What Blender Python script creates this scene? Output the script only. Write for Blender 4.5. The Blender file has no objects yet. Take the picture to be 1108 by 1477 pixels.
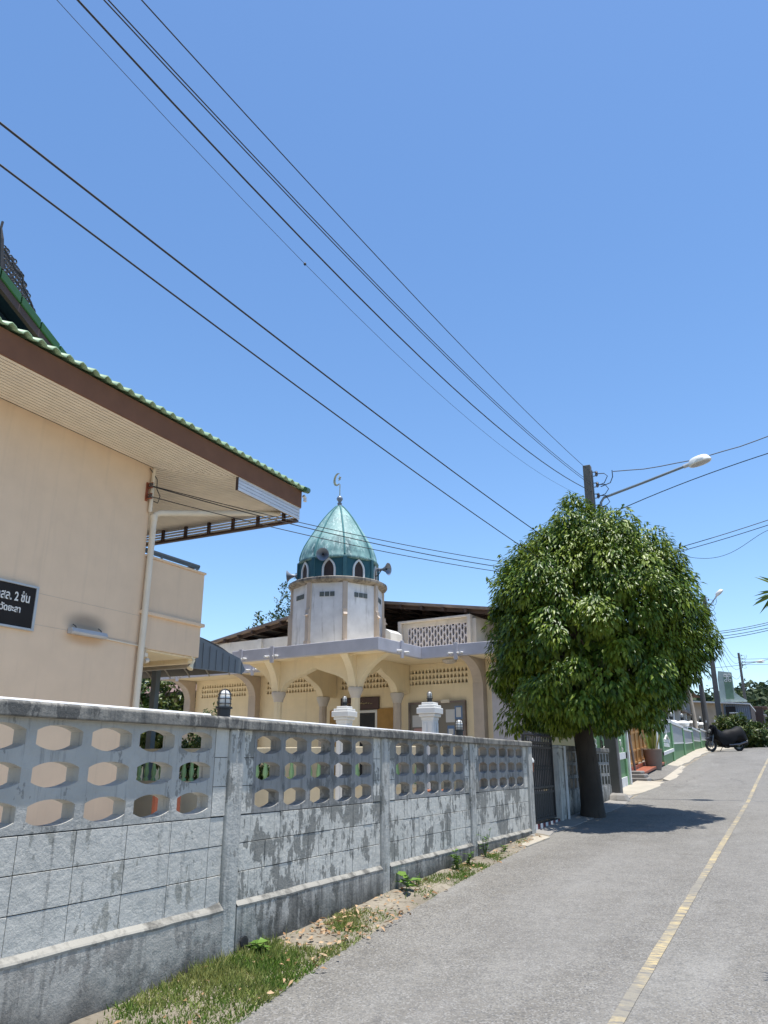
import bpy, bmesh, math, random
import numpy as np
from mathutils import Vector, Matrix, noise as mnoise
R = math.radians
SC = bpy.context.scene
COL = SC.collection
random.seed(7)
RNG = np.random.default_rng(11)

# ------------------------------------------------------------------ helpers
def lerp_tab(tab, t):
    if t <= tab[0][0]: return tab[0][1]
    for (a, va), (b, vb) in zip(tab, tab[1:]):
        if t <= b: return va + (vb - va) * (t - a) / (b - a)
    return tab[-1][1]

PROFILE = [(-80, -1.4), (0, 0), (13, .48), (19, .72), (24, 1.02), (30, 1.42), (38, 1.95), (50, 2.42), (60, 2.68), (80, 3.0), (600, 3.0)]
def zg(y): return lerp_tab(PROFILE, y)

ROOT = {}            # object name -> origin of its coordinates
class MB:
    def __init__(s): s.v = []; s.f = []; s.m = []
    def add(s, vs, fs, mi=0):
        o = len(s.v); s.v.extend([tuple(p) for p in vs]); s.f.extend([tuple(i + o for i in f) for f in fs]); s.m.extend([mi] * len(fs))
    def box(s, x0, x1, y0, y1, z0, z1, mi=0):
        s.add([(x0,y0,z0),(x1,y0,z0),(x1,y1,z0),(x0,y1,z0),(x0,y0,z1),(x1,y0,z1),(x1,y1,z1),(x0,y1,z1)],
              [(3,2,1,0),(4,5,6,7),(0,1,5,4),(1,2,6,5),(2,3,7,6),(3,0,4,7)], mi)
    def prism(s, pts, vec, mi=0):
        n = len(pts); vec = Vector(vec); a = [Vector(p) for p in pts]; b = [p + vec for p in a]
        s.add(a + b, [tuple(range(n)), tuple(range(2*n-1, n-1, -1))] + [(i, (i+1) % n, n + (i+1) % n, n + i) for i in range(n)], mi)
    def tube(s, pts, r, n=8, mi=0, cap=True):
        pts = [Vector(p) for p in pts]; k = len(pts)
        rs = r if isinstance(r, (list, tuple)) else [r] * k
        o = len(s.v); ref = None
        for i, p in enumerate(pts):
            t = (pts[min(i+1, k-1)] - pts[max(i-1, 0)]).normalized()
            if ref is None:
                ref = Vector((0, 0, 1)) if abs(t.z) < .9 else Vector((1, 0, 0))
            u = t.cross(ref).normalized(); w = u.cross(t).normalized(); ref = w
            for j in range(n):
                a = 2 * math.pi * j / n
                s.v.append(tuple(p + (u * math.cos(a) + w * math.sin(a)) * rs[i]))
        for i in range(k - 1):
            for j in range(n):
                s.f.append((o + i*n + j, o + i*n + (j+1) % n, o + (i+1)*n + (j+1) % n, o + (i+1)*n + j)); s.m.append(mi)
        if cap:
            s.f.append(tuple(o + j for j in range(n-1, -1, -1))); s.m.append(mi)
            s.f.append(tuple(o + (k-1)*n + j for j in range(n))); s.m.append(mi)
    def lathe(s, prof, c, n=16, mi=0, mat=None, a0=0., cap=True):
        c = Vector(c); o = len(s.v)
        for (r, z) in prof:
            for j in range(n):
                a = a0 + 2 * math.pi * j / n
                p = Vector((r * math.cos(a), r * math.sin(a), z))
                if mat is not None: p = mat @ p
                s.v.append(tuple(p + c))
        for i in range(len(prof) - 1):
            for j in range(n):
                s.f.append((o + i*n + j, o + i*n + (j+1) % n, o + (i+1)*n + (j+1) % n, o + (i+1)*n + j)); s.m.append(mi)
        if cap:
            s.f.append(tuple(o + j for j in range(n-1, -1, -1))); s.m.append(mi)
            s.f.append(tuple(o + (len(prof)-1)*n + j for j in range(n))); s.m.append(mi)
    def perf(s, fn, cu, cv, hw, hh, outline, d0, d1, mi=0, n=28):
        """a cell with a hole: fn(u,v,d) gives a point; star shaped outline about the cell centre"""
        ang = sorted(set([2*math.pi*i/n for i in range(n)] + [math.atan2(y, x) % (2*math.pi) for x in (-hw, hw) for y in (-hh, hh)] + [math.atan2(y, x) % (2*math.pi) for x, y in outline]))
        ang = [a for i, a in enumerate(ang) if i == 0 or a - ang[i-1] > 1e-4]
        inner, outer = [], []
        for a in ang:
            dx, dy = math.cos(a), math.sin(a)
            t = min(hw / abs(dx) if abs(dx) > 1e-9 else 1e9, hh / abs(dy) if abs(dy) > 1e-9 else 1e9)
            outer.append((dx*t, dy*t)); best = None
            for (x0, y0), (x1, y1) in zip(outline, outline[1:] + outline[:1]):
                ex, ey = x1 - x0, y1 - y0; den = dx*ey - dy*ex
                if abs(den) < 1e-12: continue
                tt = (x0*ey - y0*ex) / den; q = (x0*dy - y0*dx) / den
                if tt > 0 and -1e-6 <= q <= 1 + 1e-6: best = tt if best is None else min(best, tt)
            best = best or .01
            inner.append((dx*best, dy*best))
        k = len(ang); vs = []
        for d in (d0, d1):
            for ring in (inner, outer):
                vs += [fn(cu + x, cv + y, d) for x, y in ring]
        fs = []
        for i in range(k):
            j = (i+1) % k
            fs.append((i, j, k+j, k+i)); fs.append((2*k+i, 3*k+i, 3*k+j, 2*k+j)); fs.append((i, 2*k+i, 2*k+j, j))
        s.add(vs, fs, mi)
    def build(s, name, mats, parent=None, origin=None, smooth=False, bevel=0., local=False, recalc=True):
        if not isinstance(mats, (list, tuple)): mats = [mats]
        me = bpy.data.meshes.new(name)
        off = Vector((0, 0, 0))
        if parent is not None: off = ROOT[parent.name]
        elif origin is not None: off = Vector(origin)
        if local: off = Vector((0, 0, off.z))
        me.from_pydata([(p[0]-off.x, p[1]-off.y, p[2]-off.z) for p in s.v], [], s.f)
        for m in mats: me.materials.append(m)
        me.polygons.foreach_set('material_index', s.m)
        if recalc:
            bm = bmesh.new(); bm.from_mesh(me); bmesh.ops.recalc_face_normals(bm, faces=bm.faces[:]); bm.to_mesh(me); bm.free()
        if smooth:
            me.polygons.foreach_set('use_smooth', [True] * len(me.polygons))
            if smooth != 'all':
                bm = bmesh.new(); bm.from_mesh(me)
                for e in bm.edges:
                    if len(e.link_faces) == 2 and e.calc_face_angle(0) > R(38): e.smooth = False
                bm.to_mesh(me); bm.free()
        o = bpy.data.objects.new(name, me); COL.objects.link(o)
        if parent is not None: o.parent = parent; ROOT[o.name] = ROOT[parent.name]
        else: o.location = off; ROOT[o.name] = off
        if bevel:
            b = o.modifiers.new('edge', 'BEVEL'); b.width = bevel; b.segments = 2; b.limit_method = 'ANGLE'; b.angle_limit = R(40)
        return o

def tag(o, label=None, cat=None, group=None, kind=None):
    if label: o['label'] = label
    if cat: o['category'] = cat
    if group: o['group'] = group
    if kind: o['kind'] = kind
    return o
def thing(name, loc, label, cat, group=None, rz=0.):
    o = bpy.data.objects.new(name, None); COL.objects.link(o); o.empty_display_size = .2
    o.location = loc; o.rotation_euler = (0, 0, rz); ROOT[o.name] = Vector(loc)
    return tag(o, label, cat, group)
def dup(root, loc, label=None, rz=None, scale=None):
    c = root.copy(); COL.objects.link(c); c.location = loc
    if rz is not None: c.rotation_euler = (0, 0, rz)
    if scale is not None: c.scale = scale
    if label: c['label'] = label
    for ch in root.children:
        d = ch.copy(); COL.objects.link(d); d.parent = c
        for g in ch.children:
            e = g.copy(); COL.objects.link(e); e.parent = d
    return c
def bez(p0, p1, p2, p3, n=8):
    out = []
    for i in range(n + 1):
        t = i / n; a = (1-t)**3; b = 3*t*(1-t)**2; c = 3*t*t*(1-t); d = t**3
        out.append(tuple(a*p0[k] + b*p1[k] + c*p2[k] + d*p3[k] for k in range(len(p0))))
    return out

# ------------------------------------------------------------------ materials
class NT:
    def __init__(s, name, rough=.8):
        s.mat = bpy.data.materials.new(name); s.mat.use_nodes = True
        s.N = s.mat.node_tree.nodes; s.L = s.mat.node_tree.links
        s.b = s.N['Principled BSDF']; s.b.inputs['Roughness'].default_value = rough
        s.tc = s.N.new('ShaderNodeTexCoord')
        g = s.N.new('ShaderNodeNewGeometry'); s.geo = g; s.pos = g.outputs['Position']
    def lk(s, a, b): s.L.new(a, b)
    def mapped(s, sc=(1,1,1), vec=None):
        m = s.N.new('ShaderNodeMapping'); m.inputs['Scale'].default_value = sc
        s.lk(vec or s.pos, m.inputs['Vector']); return m.outputs['Vector']
    def noise(s, scale, detail=4, rough=.55, sc=None, dist=0):
        n = s.N.new('ShaderNodeTexNoise'); n.inputs['Scale'].default_value = scale; n.inputs['Detail'].default_value = detail
        n.inputs['Roughness'].default_value = rough; n.inputs['Distortion'].default_value = dist
        s.lk(s.mapped(sc) if sc else s.pos, n.inputs['Vector']); return n.outputs['Fac']
    def ramp(s, fac, *stops):
        r = s.N.new('ShaderNodeValToRGB'); e = r.color_ramp.elements
        while len(e) < len(stops): e.new(.5)
        for el, (p, c) in zip(e, stops):
            el.position = p; el.color = (c, c, c, 1) if not isinstance(c, tuple) else (*c, 1)
        s.lk(fac, r.inputs['Fac']); return r.outputs['Color']
    def mix(s, fac, a, b, mode='MIX'):
        m = s.N.new('ShaderNodeMix'); m.data_type = 'RGBA'; m.blend_type = mode
        for sock, v in ((m.inputs['Factor'], fac), (m.inputs['A'], a), (m.inputs['B'], b)):
            if isinstance(v, (int, float)): sock.default_value = v
            elif isinstance(v, tuple): sock.default_value = (*v, 1)
            else: s.lk(v, sock)
        return m.outputs['Result']
    def math(s, op, a, b=0.):
        m = s.N.new('ShaderNodeMath'); m.operation = op
        for sock, v in zip(m.inputs, (a, b)):
            if isinstance(v, (int, float)): sock.default_value = v
            else: s.lk(v, sock)
        return m.outputs[0]
    def xyz(s):
        n = s.N.new('ShaderNodeSeparateXYZ'); s.lk(s.pos, n.inputs[0]); return n.outputs
    def bump(s, fac, strength=.3, dist=.01):
        b = s.N.new('ShaderNodeBump'); b.inputs['Strength'].default_value = strength; b.inputs['Distance'].default_value = dist
        s.lk(fac, b.inputs['Height'])
        prev = s.b.inputs['Normal'].links
        if prev: s.lk(prev[0].from_socket, b.inputs['Normal'])
        s.lk(b.outputs[0], s.b.inputs['Normal'])
    def col(s, c):
        if isinstance(c, tuple): s.b.inputs['Base Color'].default_value = (*c, 1)
        else: s.lk(c, s.b.inputs['Base Color'])
        return s

def plain(name, c, rough=.6, var=.12, scale=3., bump=.0, bscale=60, metal=0., spec=None):
    m = NT(name, rough); f = m.noise(scale, 5)
    d = tuple(x * (1 - var) for x in c); l = tuple(min(1, x * (1 + var)) for x in c)
    m.col(m.mix(m.ramp(f, (.3, 0.), (.7, 1.)), d, l))
    m.b.inputs['Metallic'].default_value = metal
    if spec is not None: m.b.inputs['Specular IOR Level'].default_value = spec
    if bump: m.bump(m.noise(bscale, 3), bump, .004)
    return m.mat
def stained(name, c, stain, amount=.5, rough=.85, streak=True, var=.1, scale=2.5, bump=.25):
    m = NT(name, rough); f = m.noise(3, 5)
    base = m.mix(m.ramp(f, (.3, 0.), (.7, 1.)), tuple(x*(1-var) for x in c), tuple(min(1, x*(1+var)) for x in c))
    s1 = m.noise(scale, 8, .65, (3, 3, .35) if streak else None)
    lo = .75 - .3 * amount
    base = m.mix(m.math('MULTIPLY', m.ramp(s1, (lo, 0.), (lo + .16, 1.)), .8), base, stain)
    m.col(base); m.bump(m.noise(50, 4), bump, .004)
    return m.mat

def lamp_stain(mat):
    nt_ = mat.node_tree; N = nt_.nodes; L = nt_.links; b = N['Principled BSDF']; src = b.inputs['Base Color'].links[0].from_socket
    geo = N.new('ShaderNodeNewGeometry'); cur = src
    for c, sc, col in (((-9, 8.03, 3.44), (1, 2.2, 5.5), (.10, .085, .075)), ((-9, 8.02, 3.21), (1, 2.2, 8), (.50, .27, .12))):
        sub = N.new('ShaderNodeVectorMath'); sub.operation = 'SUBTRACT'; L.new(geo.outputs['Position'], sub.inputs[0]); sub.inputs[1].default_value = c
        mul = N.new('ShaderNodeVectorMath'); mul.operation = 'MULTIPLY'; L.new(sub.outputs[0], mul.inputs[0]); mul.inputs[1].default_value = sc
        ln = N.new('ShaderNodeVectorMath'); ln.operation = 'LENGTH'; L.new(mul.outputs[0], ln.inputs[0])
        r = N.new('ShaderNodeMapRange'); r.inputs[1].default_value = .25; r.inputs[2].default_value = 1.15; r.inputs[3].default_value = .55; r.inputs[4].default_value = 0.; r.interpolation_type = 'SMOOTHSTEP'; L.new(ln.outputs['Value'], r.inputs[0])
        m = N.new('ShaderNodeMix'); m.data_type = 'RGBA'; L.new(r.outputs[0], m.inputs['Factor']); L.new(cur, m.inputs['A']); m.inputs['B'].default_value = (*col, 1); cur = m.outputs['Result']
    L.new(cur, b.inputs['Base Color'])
def wall_mat(name, paint, conc, peel, dark_top, streak_amt, bot=None):
    m = NT(name, .9)
    f = m.noise(2.2, 4)
    col = m.mix(m.ramp(f, (.3, 0.), (.7, 1.)), tuple(x*.9 for x in paint), tuple(min(1, x*1.08) for x in paint))
    col = m.mix(m.math('MULTIPLY', m.ramp(m.noise(14, 6, .6), (.45, 0.), (.75, 1.)), .35), col, tuple(x*.75 for x in paint))
    if peel:
        p = m.noise(2.6, 10, .68, (1, 1.25, .95))
        p2 = m.noise(8, 7, .65, (1, 1.9, .7))
        pf = m.math('ADD', m.math('MULTIPLY', p, .6), m.math('MULTIPLY', p2, .4))
        pk = m.ramp(pf, (.60 - .15*peel, 0.), (.615 - .15*peel, 1.))
        col = m.mix(pk, col, conc)
    st = m.noise(3.0, 8, .7, (5, 5, .45))
    k = m.ramp(st, (.68 - .22*streak_amt, 0.), (.86 - .18*streak_amt, 1.))
    z = m.xyz()[2]
    if dark_top:
        g = m.ramp(m.math('SUBTRACT', z, .8), (.0, .15), (1., 1.))
        k = m.math('MULTIPLY', k, g)
    col = m.mix(m.math('MULTIPLY', k, .8), col, (.075, .075, .07))
    if bot:
        y = m.xyz()[1]
        h = m.math('SUBTRACT', z, m.math('MULTIPLY', y, .037))
        h2 = m.math('ADD', h, m.math('MULTIPLY', m.math('SUBTRACT', m.noise(3.5, 7, .65, (1, 1, .6)), .5), bot[1]))
        col = m.mix(m.ramp(h2, (.0, 1.), (bot[0], 0.)), col, bot[2])
    m.col(col)
    m.bump(m.noise(8, 6, .65), .7, .02); m.bump(m.noise(70, 4, .7), .5, .004)
    return m.mat

def asphalt():
    m = NT('asphalt', .88)
    big = m.noise(.35, 5, .6); mid = m.noise(2.2, 6, .6); fine = m.noise(55, 3, .7)
    vor = m.N.new('ShaderNodeTexVoronoi'); vor.inputs['Scale'].default_value = 95; m.lk(m.pos, vor.inputs['Vector'])
    col = m.mix(m.ramp(big, (.3, 0.), (.7, 1.)), (.118, .107, .090), (.182, .166, .140))
    col = m.mix(m.math('MULTIPLY', m.ramp(mid, (.4, 0.), (.62, 1.)), .6), col, (.205, .192, .168))
    sep = m.N.new('ShaderNodeSeparateColor'); m.lk(vor.outputs['Color'], sep.inputs[0])
    col = m.mix(m.math('MULTIPLY', m.ramp(sep.outputs[0], (.74, 0.), (.8, 1.)), .6), col, (.28, .27, .255))
    col = m.mix(m.math('MULTIPLY', m.ramp(sep.outputs[1], (.7, 0.), (.8, 1.)), .7), col, (.06, .06, .06))
    spots = m.noise(1.3, 3, .5, (1, .35, 1))
    col = m.mix(m.math('MULTIPLY', m.ramp(spots, (.60, 0.), (.72, 1.)), .25), col, (.3, .29, .27))
    tr_ = m.noise(.9, 5, .6, (1, .12, 1))
    col = m.mix(m.math('MULTIPLY', m.ramp(tr_, (.42, 0.), (.62, 1.)), .35), col, (.235, .225, .205))
    gr = m.noise(11, 4, .7)
    col = m.mix(m.math('MULTIPLY', m.ramp(gr, (.5, 0.), (.68, 1.)), .38), col, (.085, .08, .074))
    cv = m.N.new('ShaderNodeTexVoronoi'); cv.feature = 'DISTANCE_TO_EDGE'; cv.inputs['Scale'].default_value = .55
    nv = m.N.new('ShaderNodeTexNoise'); nv.inputs['Scale'].default_value = 1.7; nv.inputs['Detail'].default_value = 5; m.lk(m.pos, nv.inputs['Vector'])
    wv = m.N.new('ShaderNodeMix'); wv.data_type = 'VECTOR'; wv.inputs['Factor'].default_value = .42; m.lk(m.pos, wv.inputs['A']); m.lk(nv.outputs['Color'], wv.inputs['B']); m.lk(wv.outputs['Result'], cv.inputs['Vector'])
    ck = m.math('MULTIPLY', m.ramp(cv.outputs['Distance'], (.0, 1.), (.006, 0.)), m.ramp(m.noise(.28, 2), (.52, 0.), (.6, 1.)))
    col = m.mix(m.math('MULTIPLY', ck, .6), col, (.05, .048, .045))
    m.col(col); m.bump(fine, .6, .006); m.bump(vor.outputs['Distance'], .5, .006)
    return m.mat

def line_paint():
    m = NT('road_paint', .85)
    a = m.noise(7, 8, .7, (1, 1.4, 1)); b = m.noise(1.6, 3, .5, (.3, 1, 1))
    f = m.math('ADD', m.math('MULTIPLY', a, .55), m.math('MULTIPLY', b, .45))
    col = m.mix(m.ramp(f, (.44, 0.), (.60, 1.)), (.225, .205, .165), (.43, .34, .18))
    lam = m.noise(26, 4, .7, (.25, 1, 1))
    col = m.mix(m.ramp(lam, (.49, 0.), (.60, 1.)), col, (.16, .15, .135))
    m.col(col); m.bump(m.noise(60, 3), .5, .004)
    return m.mat

def leaf_mat(name, dark, mid, light, rough=.38, trans=.22):
    m = NT(name, rough)
    rnd = m.geo.outputs['Random Per Island']
    col = m.ramp(rnd, (0., dark), (.6, mid), (1., light))
    col = m.mix(m.math('MULTIPLY', m.ramp(m.noise(1.5, 3), (.46, 0.), (.62, 1.)), .62), col, light)
    m.col(col)
    m.b.inputs['Specular IOR Level'].default_value = .28
    tr = m.N.new('ShaderNodeBsdfTranslucent'); m.lk(col, tr.inputs['Color'])
    mx = m.N.new('ShaderNodeMixShader'); mx.inputs[0].default_value = trans
    m.lk(m.b.outputs[0], mx.inputs[1]); m.lk(tr.outputs[0], mx.inputs[2])
    m.lk(mx.outputs[0], m.N['Material Output'].inputs['Surface'])
    return m.mat

def dome_mat():
    m = NT('teal_patina', .62)
    f = m.noise(1.6, 7, .65, (2.2, 2.2, .8)); g = m.noise(7, 8, .7, (2, 2, .5))
    z = m.xyz()[2]
    col = m.mix(m.ramp(f, (.36, 0.), (.60, 1.)), (.055, .135, .145), (.19, .35, .335))
    band = m.ramp(m.math('ADD', m.math('MULTIPLY', m.math('SUBTRACT', z, 6.80), .55), m.math('MULTIPLY', m.math('SUBTRACT', f, .5), .8)), (.10, 0.), (.32, 1.), (.55, .55), (.8, .35))
    col = m.mix(m.math('MULTIPLY', band, .6), col, (.30, .49, .46))
    col = m.mix(m.math('MULTIPLY', m.ramp(g, (.54, 0.), (.64, 1.)), .65), col, (.56, .70, .66))
    col = m.mix(m.math('MULTIPLY', m.ramp(m.noise(11, 6, .7, (2, 2, .4)), (.56, 0.), (.68, 1.)), .7), col, (.045, .085, .085))
    m.col(col); m.bump(g, .2, .01)
    return m.mat

M = {}
M['asphalt'] = asphalt(); M['line'] = line_paint()
M['block_clean'] = wall_mat('painted_block', (.55, .53, .475), (.33, .32, .28), .22, False, .50)
M['block_peel'] = wall_mat('peeling_painted_block', (.57, .55, .49), (.235, .23, .205), .68, False, .66)
M['post'] = wall_mat('stained_post', (.46, .45, .41), (.25, .245, .22), .40, False, .92)
M['vent'] = wall_mat('grey_vent_block', (.28, .275, .26), (.165, .165, .155), .45, False, .85)
M['vent_clean'] = wall_mat('painted_vent_block', (.42, .41, .375), (.25, .245, .225), .3, False, .6)
M['coping'] = wall_mat('mossy_coping', (.24, .225, .195), (.105, .10, .09), .6, False, 1.12)
M['plinth_clean'] = wall_mat('bare_render', (.43, .405, .36), (.30, .28, .25), .45, False, .75, (.24, .5, (.085, .08, .07)))
M['plinth'] = wall_mat('mouldy_plinth', (.46, .445, .405), (.20, .195, .175), .58, False, 1.05, (.32, .6, (.045, .047, .04)))
M['mortar'] = plain('dark_mortar', (.05, .05, .048), .95)
M['ledge'] = stained('pale_ledge', (.30, .285, .25), (.055, .053, .048), .98, .9, False, .15, 6)
M['white'] = plain('white_paint', (.72, .71, .68), .5, .06)
M['white_st'] = stained('weathered_white', (.62, .62, .61), (.16, .15, .14), .42)
M['tower'] = stained('streaked_tower_white', (.68, .69, .71), (.13, .128, .125), .62, .85, True, .12, 1.7, .3)
M['parapet'] = stained('grey_beige_parapet', (.52, .49, .46), (.20, .18, .16), .5)
M['pvc'] = plain('pale_pvc', (.70, .62, .50), .45, .05)
M['conduit'] = plain('white_conduit', (.75, .74, .72), .4, .04)
M['peach'] = stained('peach_render', (.74, .56, .395), (.65, .485, .34), .42, .85, True, .035, 1.0, .15)
def rain_streaks(mat, amt=.28):
    nt_ = mat.node_tree; N = nt_.nodes; L = nt_.links; b = N['Principled BSDF']; src = b.inputs['Base Color'].links[0].from_socket
    geo = N.new('ShaderNodeNewGeometry'); mp = N.new('ShaderNodeMapping'); mp.inputs['Scale'].default_value = (5, 5, .22); L.new(geo.outputs['Position'], mp.inputs[0])
    n = N.new('ShaderNodeTexNoise'); n.inputs['Scale'].default_value = 1.6; n.inputs['Detail'].default_value = 8; n.inputs['Roughness'].default_value = .68; L.new(mp.outputs[0], n.inputs['Vector'])
    r = N.new('ShaderNodeMapRange'); r.inputs[1].default_value = .54; r.inputs[2].default_value = .76; r.inputs[3].default_value = 0.; r.inputs[4].default_value = amt; L.new(n.outputs['Fac'], r.inputs[0])
    m = N.new('ShaderNodeMix'); m.data_type = 'RGBA'; L.new(r.outputs[0], m.inputs['Factor']); L.new(src, m.inputs['A']); m.inputs['B'].default_value = (.30, .24, .18, 1); L.new(m.outputs['Result'], b.inputs['Base Color'])
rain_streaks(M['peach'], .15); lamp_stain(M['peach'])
M['cream'] = stained('cream_render', (.82, .69, .47), (.60, .49, .33), .25, .85, True, .05, 1.5, .12)
rain_streaks(M['cream'], .22)
M['cream_dirty'] = stained('dirty_cream', (.60, .52, .37), (.12, .1, .08), .45)
M['lavender'] = stained('grey_lavender_paint', (.50, .49, .535), (.36, .35, .37), .3, .75)
M['cap'] = plain('column_cap', (.55, .50, .45), .7, .08)
M['pinkpil'] = stained('beige_pilaster', (.50, .42, .35), (.2, .15, .12), .3)
M['dome'] = dome_mat()
M['teal'] = stained('dark_teal_paint', (.028, .105, .130), (.12, .25, .25), .42)
M['rib'] = stained('teal_rib', (.06, .19, .20), (.3, .33, .3), .5)
M['cornice'] = stained('blackened_cornice', (.27, .24, .20), (.05, .045, .04), .95)
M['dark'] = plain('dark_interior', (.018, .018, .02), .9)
M['darkvent'] = plain('grey_vent', (.10, .12, .12), .8)
M['gold'] = plain('tarnished_gilding', (.42, .36, .20), .4, .25, 20, metal=.5)
M['horn'] = plain('grey_horn', (.20, .23, .28), .45, .08, metal=.3)
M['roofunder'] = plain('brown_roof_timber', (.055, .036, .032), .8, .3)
M['sheet'] = plain('old_metal_sheet', (.20, .16, .14), .6, .3)
M['soffit'] = plain('cream_soffit_board', (.77, .69, .57), .6, .06)
M['fascia'] = plain('brown_fascia', (.195, .088, .046), .7, .1, spec=.25)
M['slat'] = plain('white_slat', (.66, .67, .70), .5, .05)
M['brownframe'] = plain('brown_steel', (.062, .036, .030), .6)
M['tile'] = stained('green_tile', (.27, .40, .24), (.16, .27, .13), .45, .5)
M['green_cap'] = stained('green_barge_tile', (.030, .105, .032), (.06, .17, .05), .5, .45)
M['navy'] = plain('navy_boards', (.010, .022, .045), .6, .1)
M['maroon'] = plain('maroon_board', (.085, .052, .050), .7, .15)
M['filigree'] = plain('black_filigree', (.035, .032, .034), .6, .3, 15)
M['steel'] = plain('grey_steel', (.17, .20, .225), .5, .1, metal=.2)
M['awning'] = plain('grey_awning', (.15, .175, .20), .5, .1)
M['awn_in'] = plain('awning_underside', (.14, .125, .11), .75)
M['awn_rib'] = plain('awning_rib', (.42, .38, .32), .6)
M['black'] = plain('black_paint', (.012, .013, .016), .4)
M['blacksteel'] = plain('black_gate_steel', (.022, .020, .020), .5, .2)
M['signblack'] = plain('black_granite_sign', (.020, .017, .016), .6, spec=.2)
M['alu'] = plain('aluminium', (.46, .47, .48), .4, .06, metal=.4)
M['lampgrey'] = plain('lamp_casing', (.42, .43, .45), .45)
M['glass'] = plain('frosted_globe', (.70, .70, .67), .12, .03)
M['darkglass'] = plain('dark_glass', (.02, .025, .03), .08, .05)
M['wood'] = plain('ochre_shutter', (.40, .22, .055), .6, .12, 6)
M['paper'] = plain('paper', (.6, .6, .6), .8, .05)
M['boardglass'] = plain('board_backing', (.24, .22, .19), .15, .1)
M['bluepaper'] = plain('blue_notice', (.12, .2, .36), .7)
M['pinkpaper'] = plain('pink_notice', (.45, .27, .25), .7)
M['balgreen'] = plain('green_baluster', (.27, .44, .21), .5, .1)
M['green'] = stained('green_wall_paint', (.115, .235, .100), (.09, .17, .08), .3, .6, True, .06)
M['green_lt'] = stained('light_green_paint', (.17, .33, .16), (.3, .42, .3), .3)
M['greygran'] = plain('grey_granite_tile', (.33, .34, .345), .5, .15, 12)
M['brownwood'] = stained('golden_brown_gate', (.40, .21, .062), (.2, .09, .03), .35, .6)
M['redbrown'] = plain('red_brown_paint', (.27, .075, .035), .6, .15)
M['concrete'] = stained('pale_concrete', (.37, .33, .265), (.25, .22, .17), .35, .9, False)
M['yard'] = stained('pale_yard_concrete', (.42, .385, .325), (.28, .255, .21), .4, .9, False)
M['stone'] = stained('grey_stone', (.24, .225, .205), (.10, .095, .085), .45, .9, False)
M['polec'] = stained('pole_concrete', (.125, .117, .108), (.07, .065, .06), .45)
M['bark'] = stained('dark_bark', (.050, .040, .032), (.02, .017, .014), .6, .95, True, .2, 4, .8)
M['wire'] = plain('black_cable', (.015, .016, .020), .6)
M['porc'] = plain('brown_porcelain', (.06, .045, .045), .3)
M['tyre'] = plain('rubber', (.015, .015, .016), .8)
M['rim'] = plain('wheel_rim', (.16, .16, .17), .35, metal=.7)
M['cover'] = plain('black_tarpaulin', (.004, .004, .005), .65, .2, 8, spec=.22)
M['red'] = plain('red_paint', (.30, .015, .015), .35)
M['terracotta'] = plain('terracotta', (.30, .10, .045), .8, .15)
M['potc'] = stained('grey_brown_pot', (.20, .16, .13), (.09, .07, .06), .4)
M['bluesheet'] = plain('blue_grey_sheet', (.15, .185, .24), .55, .12)
M['film'] = plain('dull_green_film', (.13, .21, .14), .4, .2)
M['palegreen'] = stained('pale_green_film', (.36, .42, .38), (.16, .25, .18), .5, .3)
M['beige'] = stained('beige_house', (.42, .35, .27), (.25, .2, .15), .35)
M['rooftile'] = plain('brown_roof_tile', (.17, .105, .085), .8, .2, 10)
M['checkred'] = plain('dark_red_tile', (.16, .02, .022), .4)
M['leaf'] = leaf_mat('mango_leaf', (.026, .062, .008), (.076, .140, .013), (.215, .275, .029), .40, .19)
M['leaf_dark'] = leaf_mat('dark_leaf', (.016, .040, .010), (.028, .062, .014), (.05, .09, .02))
M['leaf_far'] = leaf_mat('far_leaf', (.030, .050, .022), (.045, .072, .030), (.075, .10, .04), .7)
M['leaf_bush'] = leaf_mat('bush_leaf', (.022, .05, .012), (.045, .085, .02), (.13, .15, .035))
M['leaf_weed'] = leaf_mat('weed_leaf', (.06, .13, .02), (.10, .20, .03), (.17, .28, .055))
M['grass'] = leaf_mat('verge_grass', (.07, .145, .02), (.135, .235, .035), (.34, .33, .12), .6, .35)
M['litter'] = leaf_mat('dry_leaf', (.20, .10, .045), (.34, .20, .10), (.50, .36, .22), .8, .1)
M['snake'] = leaf_mat('sword_leaf', (.05, .09, .02), (.12, .16, .03), (.3, .28, .08))

def ground_mat():
    m = NT('sandy_soil', .95)
    col = m.mix(m.ramp(m.noise(1.5, 6), (.35, 0.), (.65, 1.)), (.165, .14, .105), (.27, .235, .18))
    col = m.mix(m.math('MULTIPLY', m.ramp(m.noise(18, 5, .7), (.5, 0.), (.62, 1.)), .6), col, (.11, .09, .06))
    m.col(col); m.bump(m.noise(40, 5), .6, .01); return m.mat
M['ground'] = ground_mat()

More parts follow.
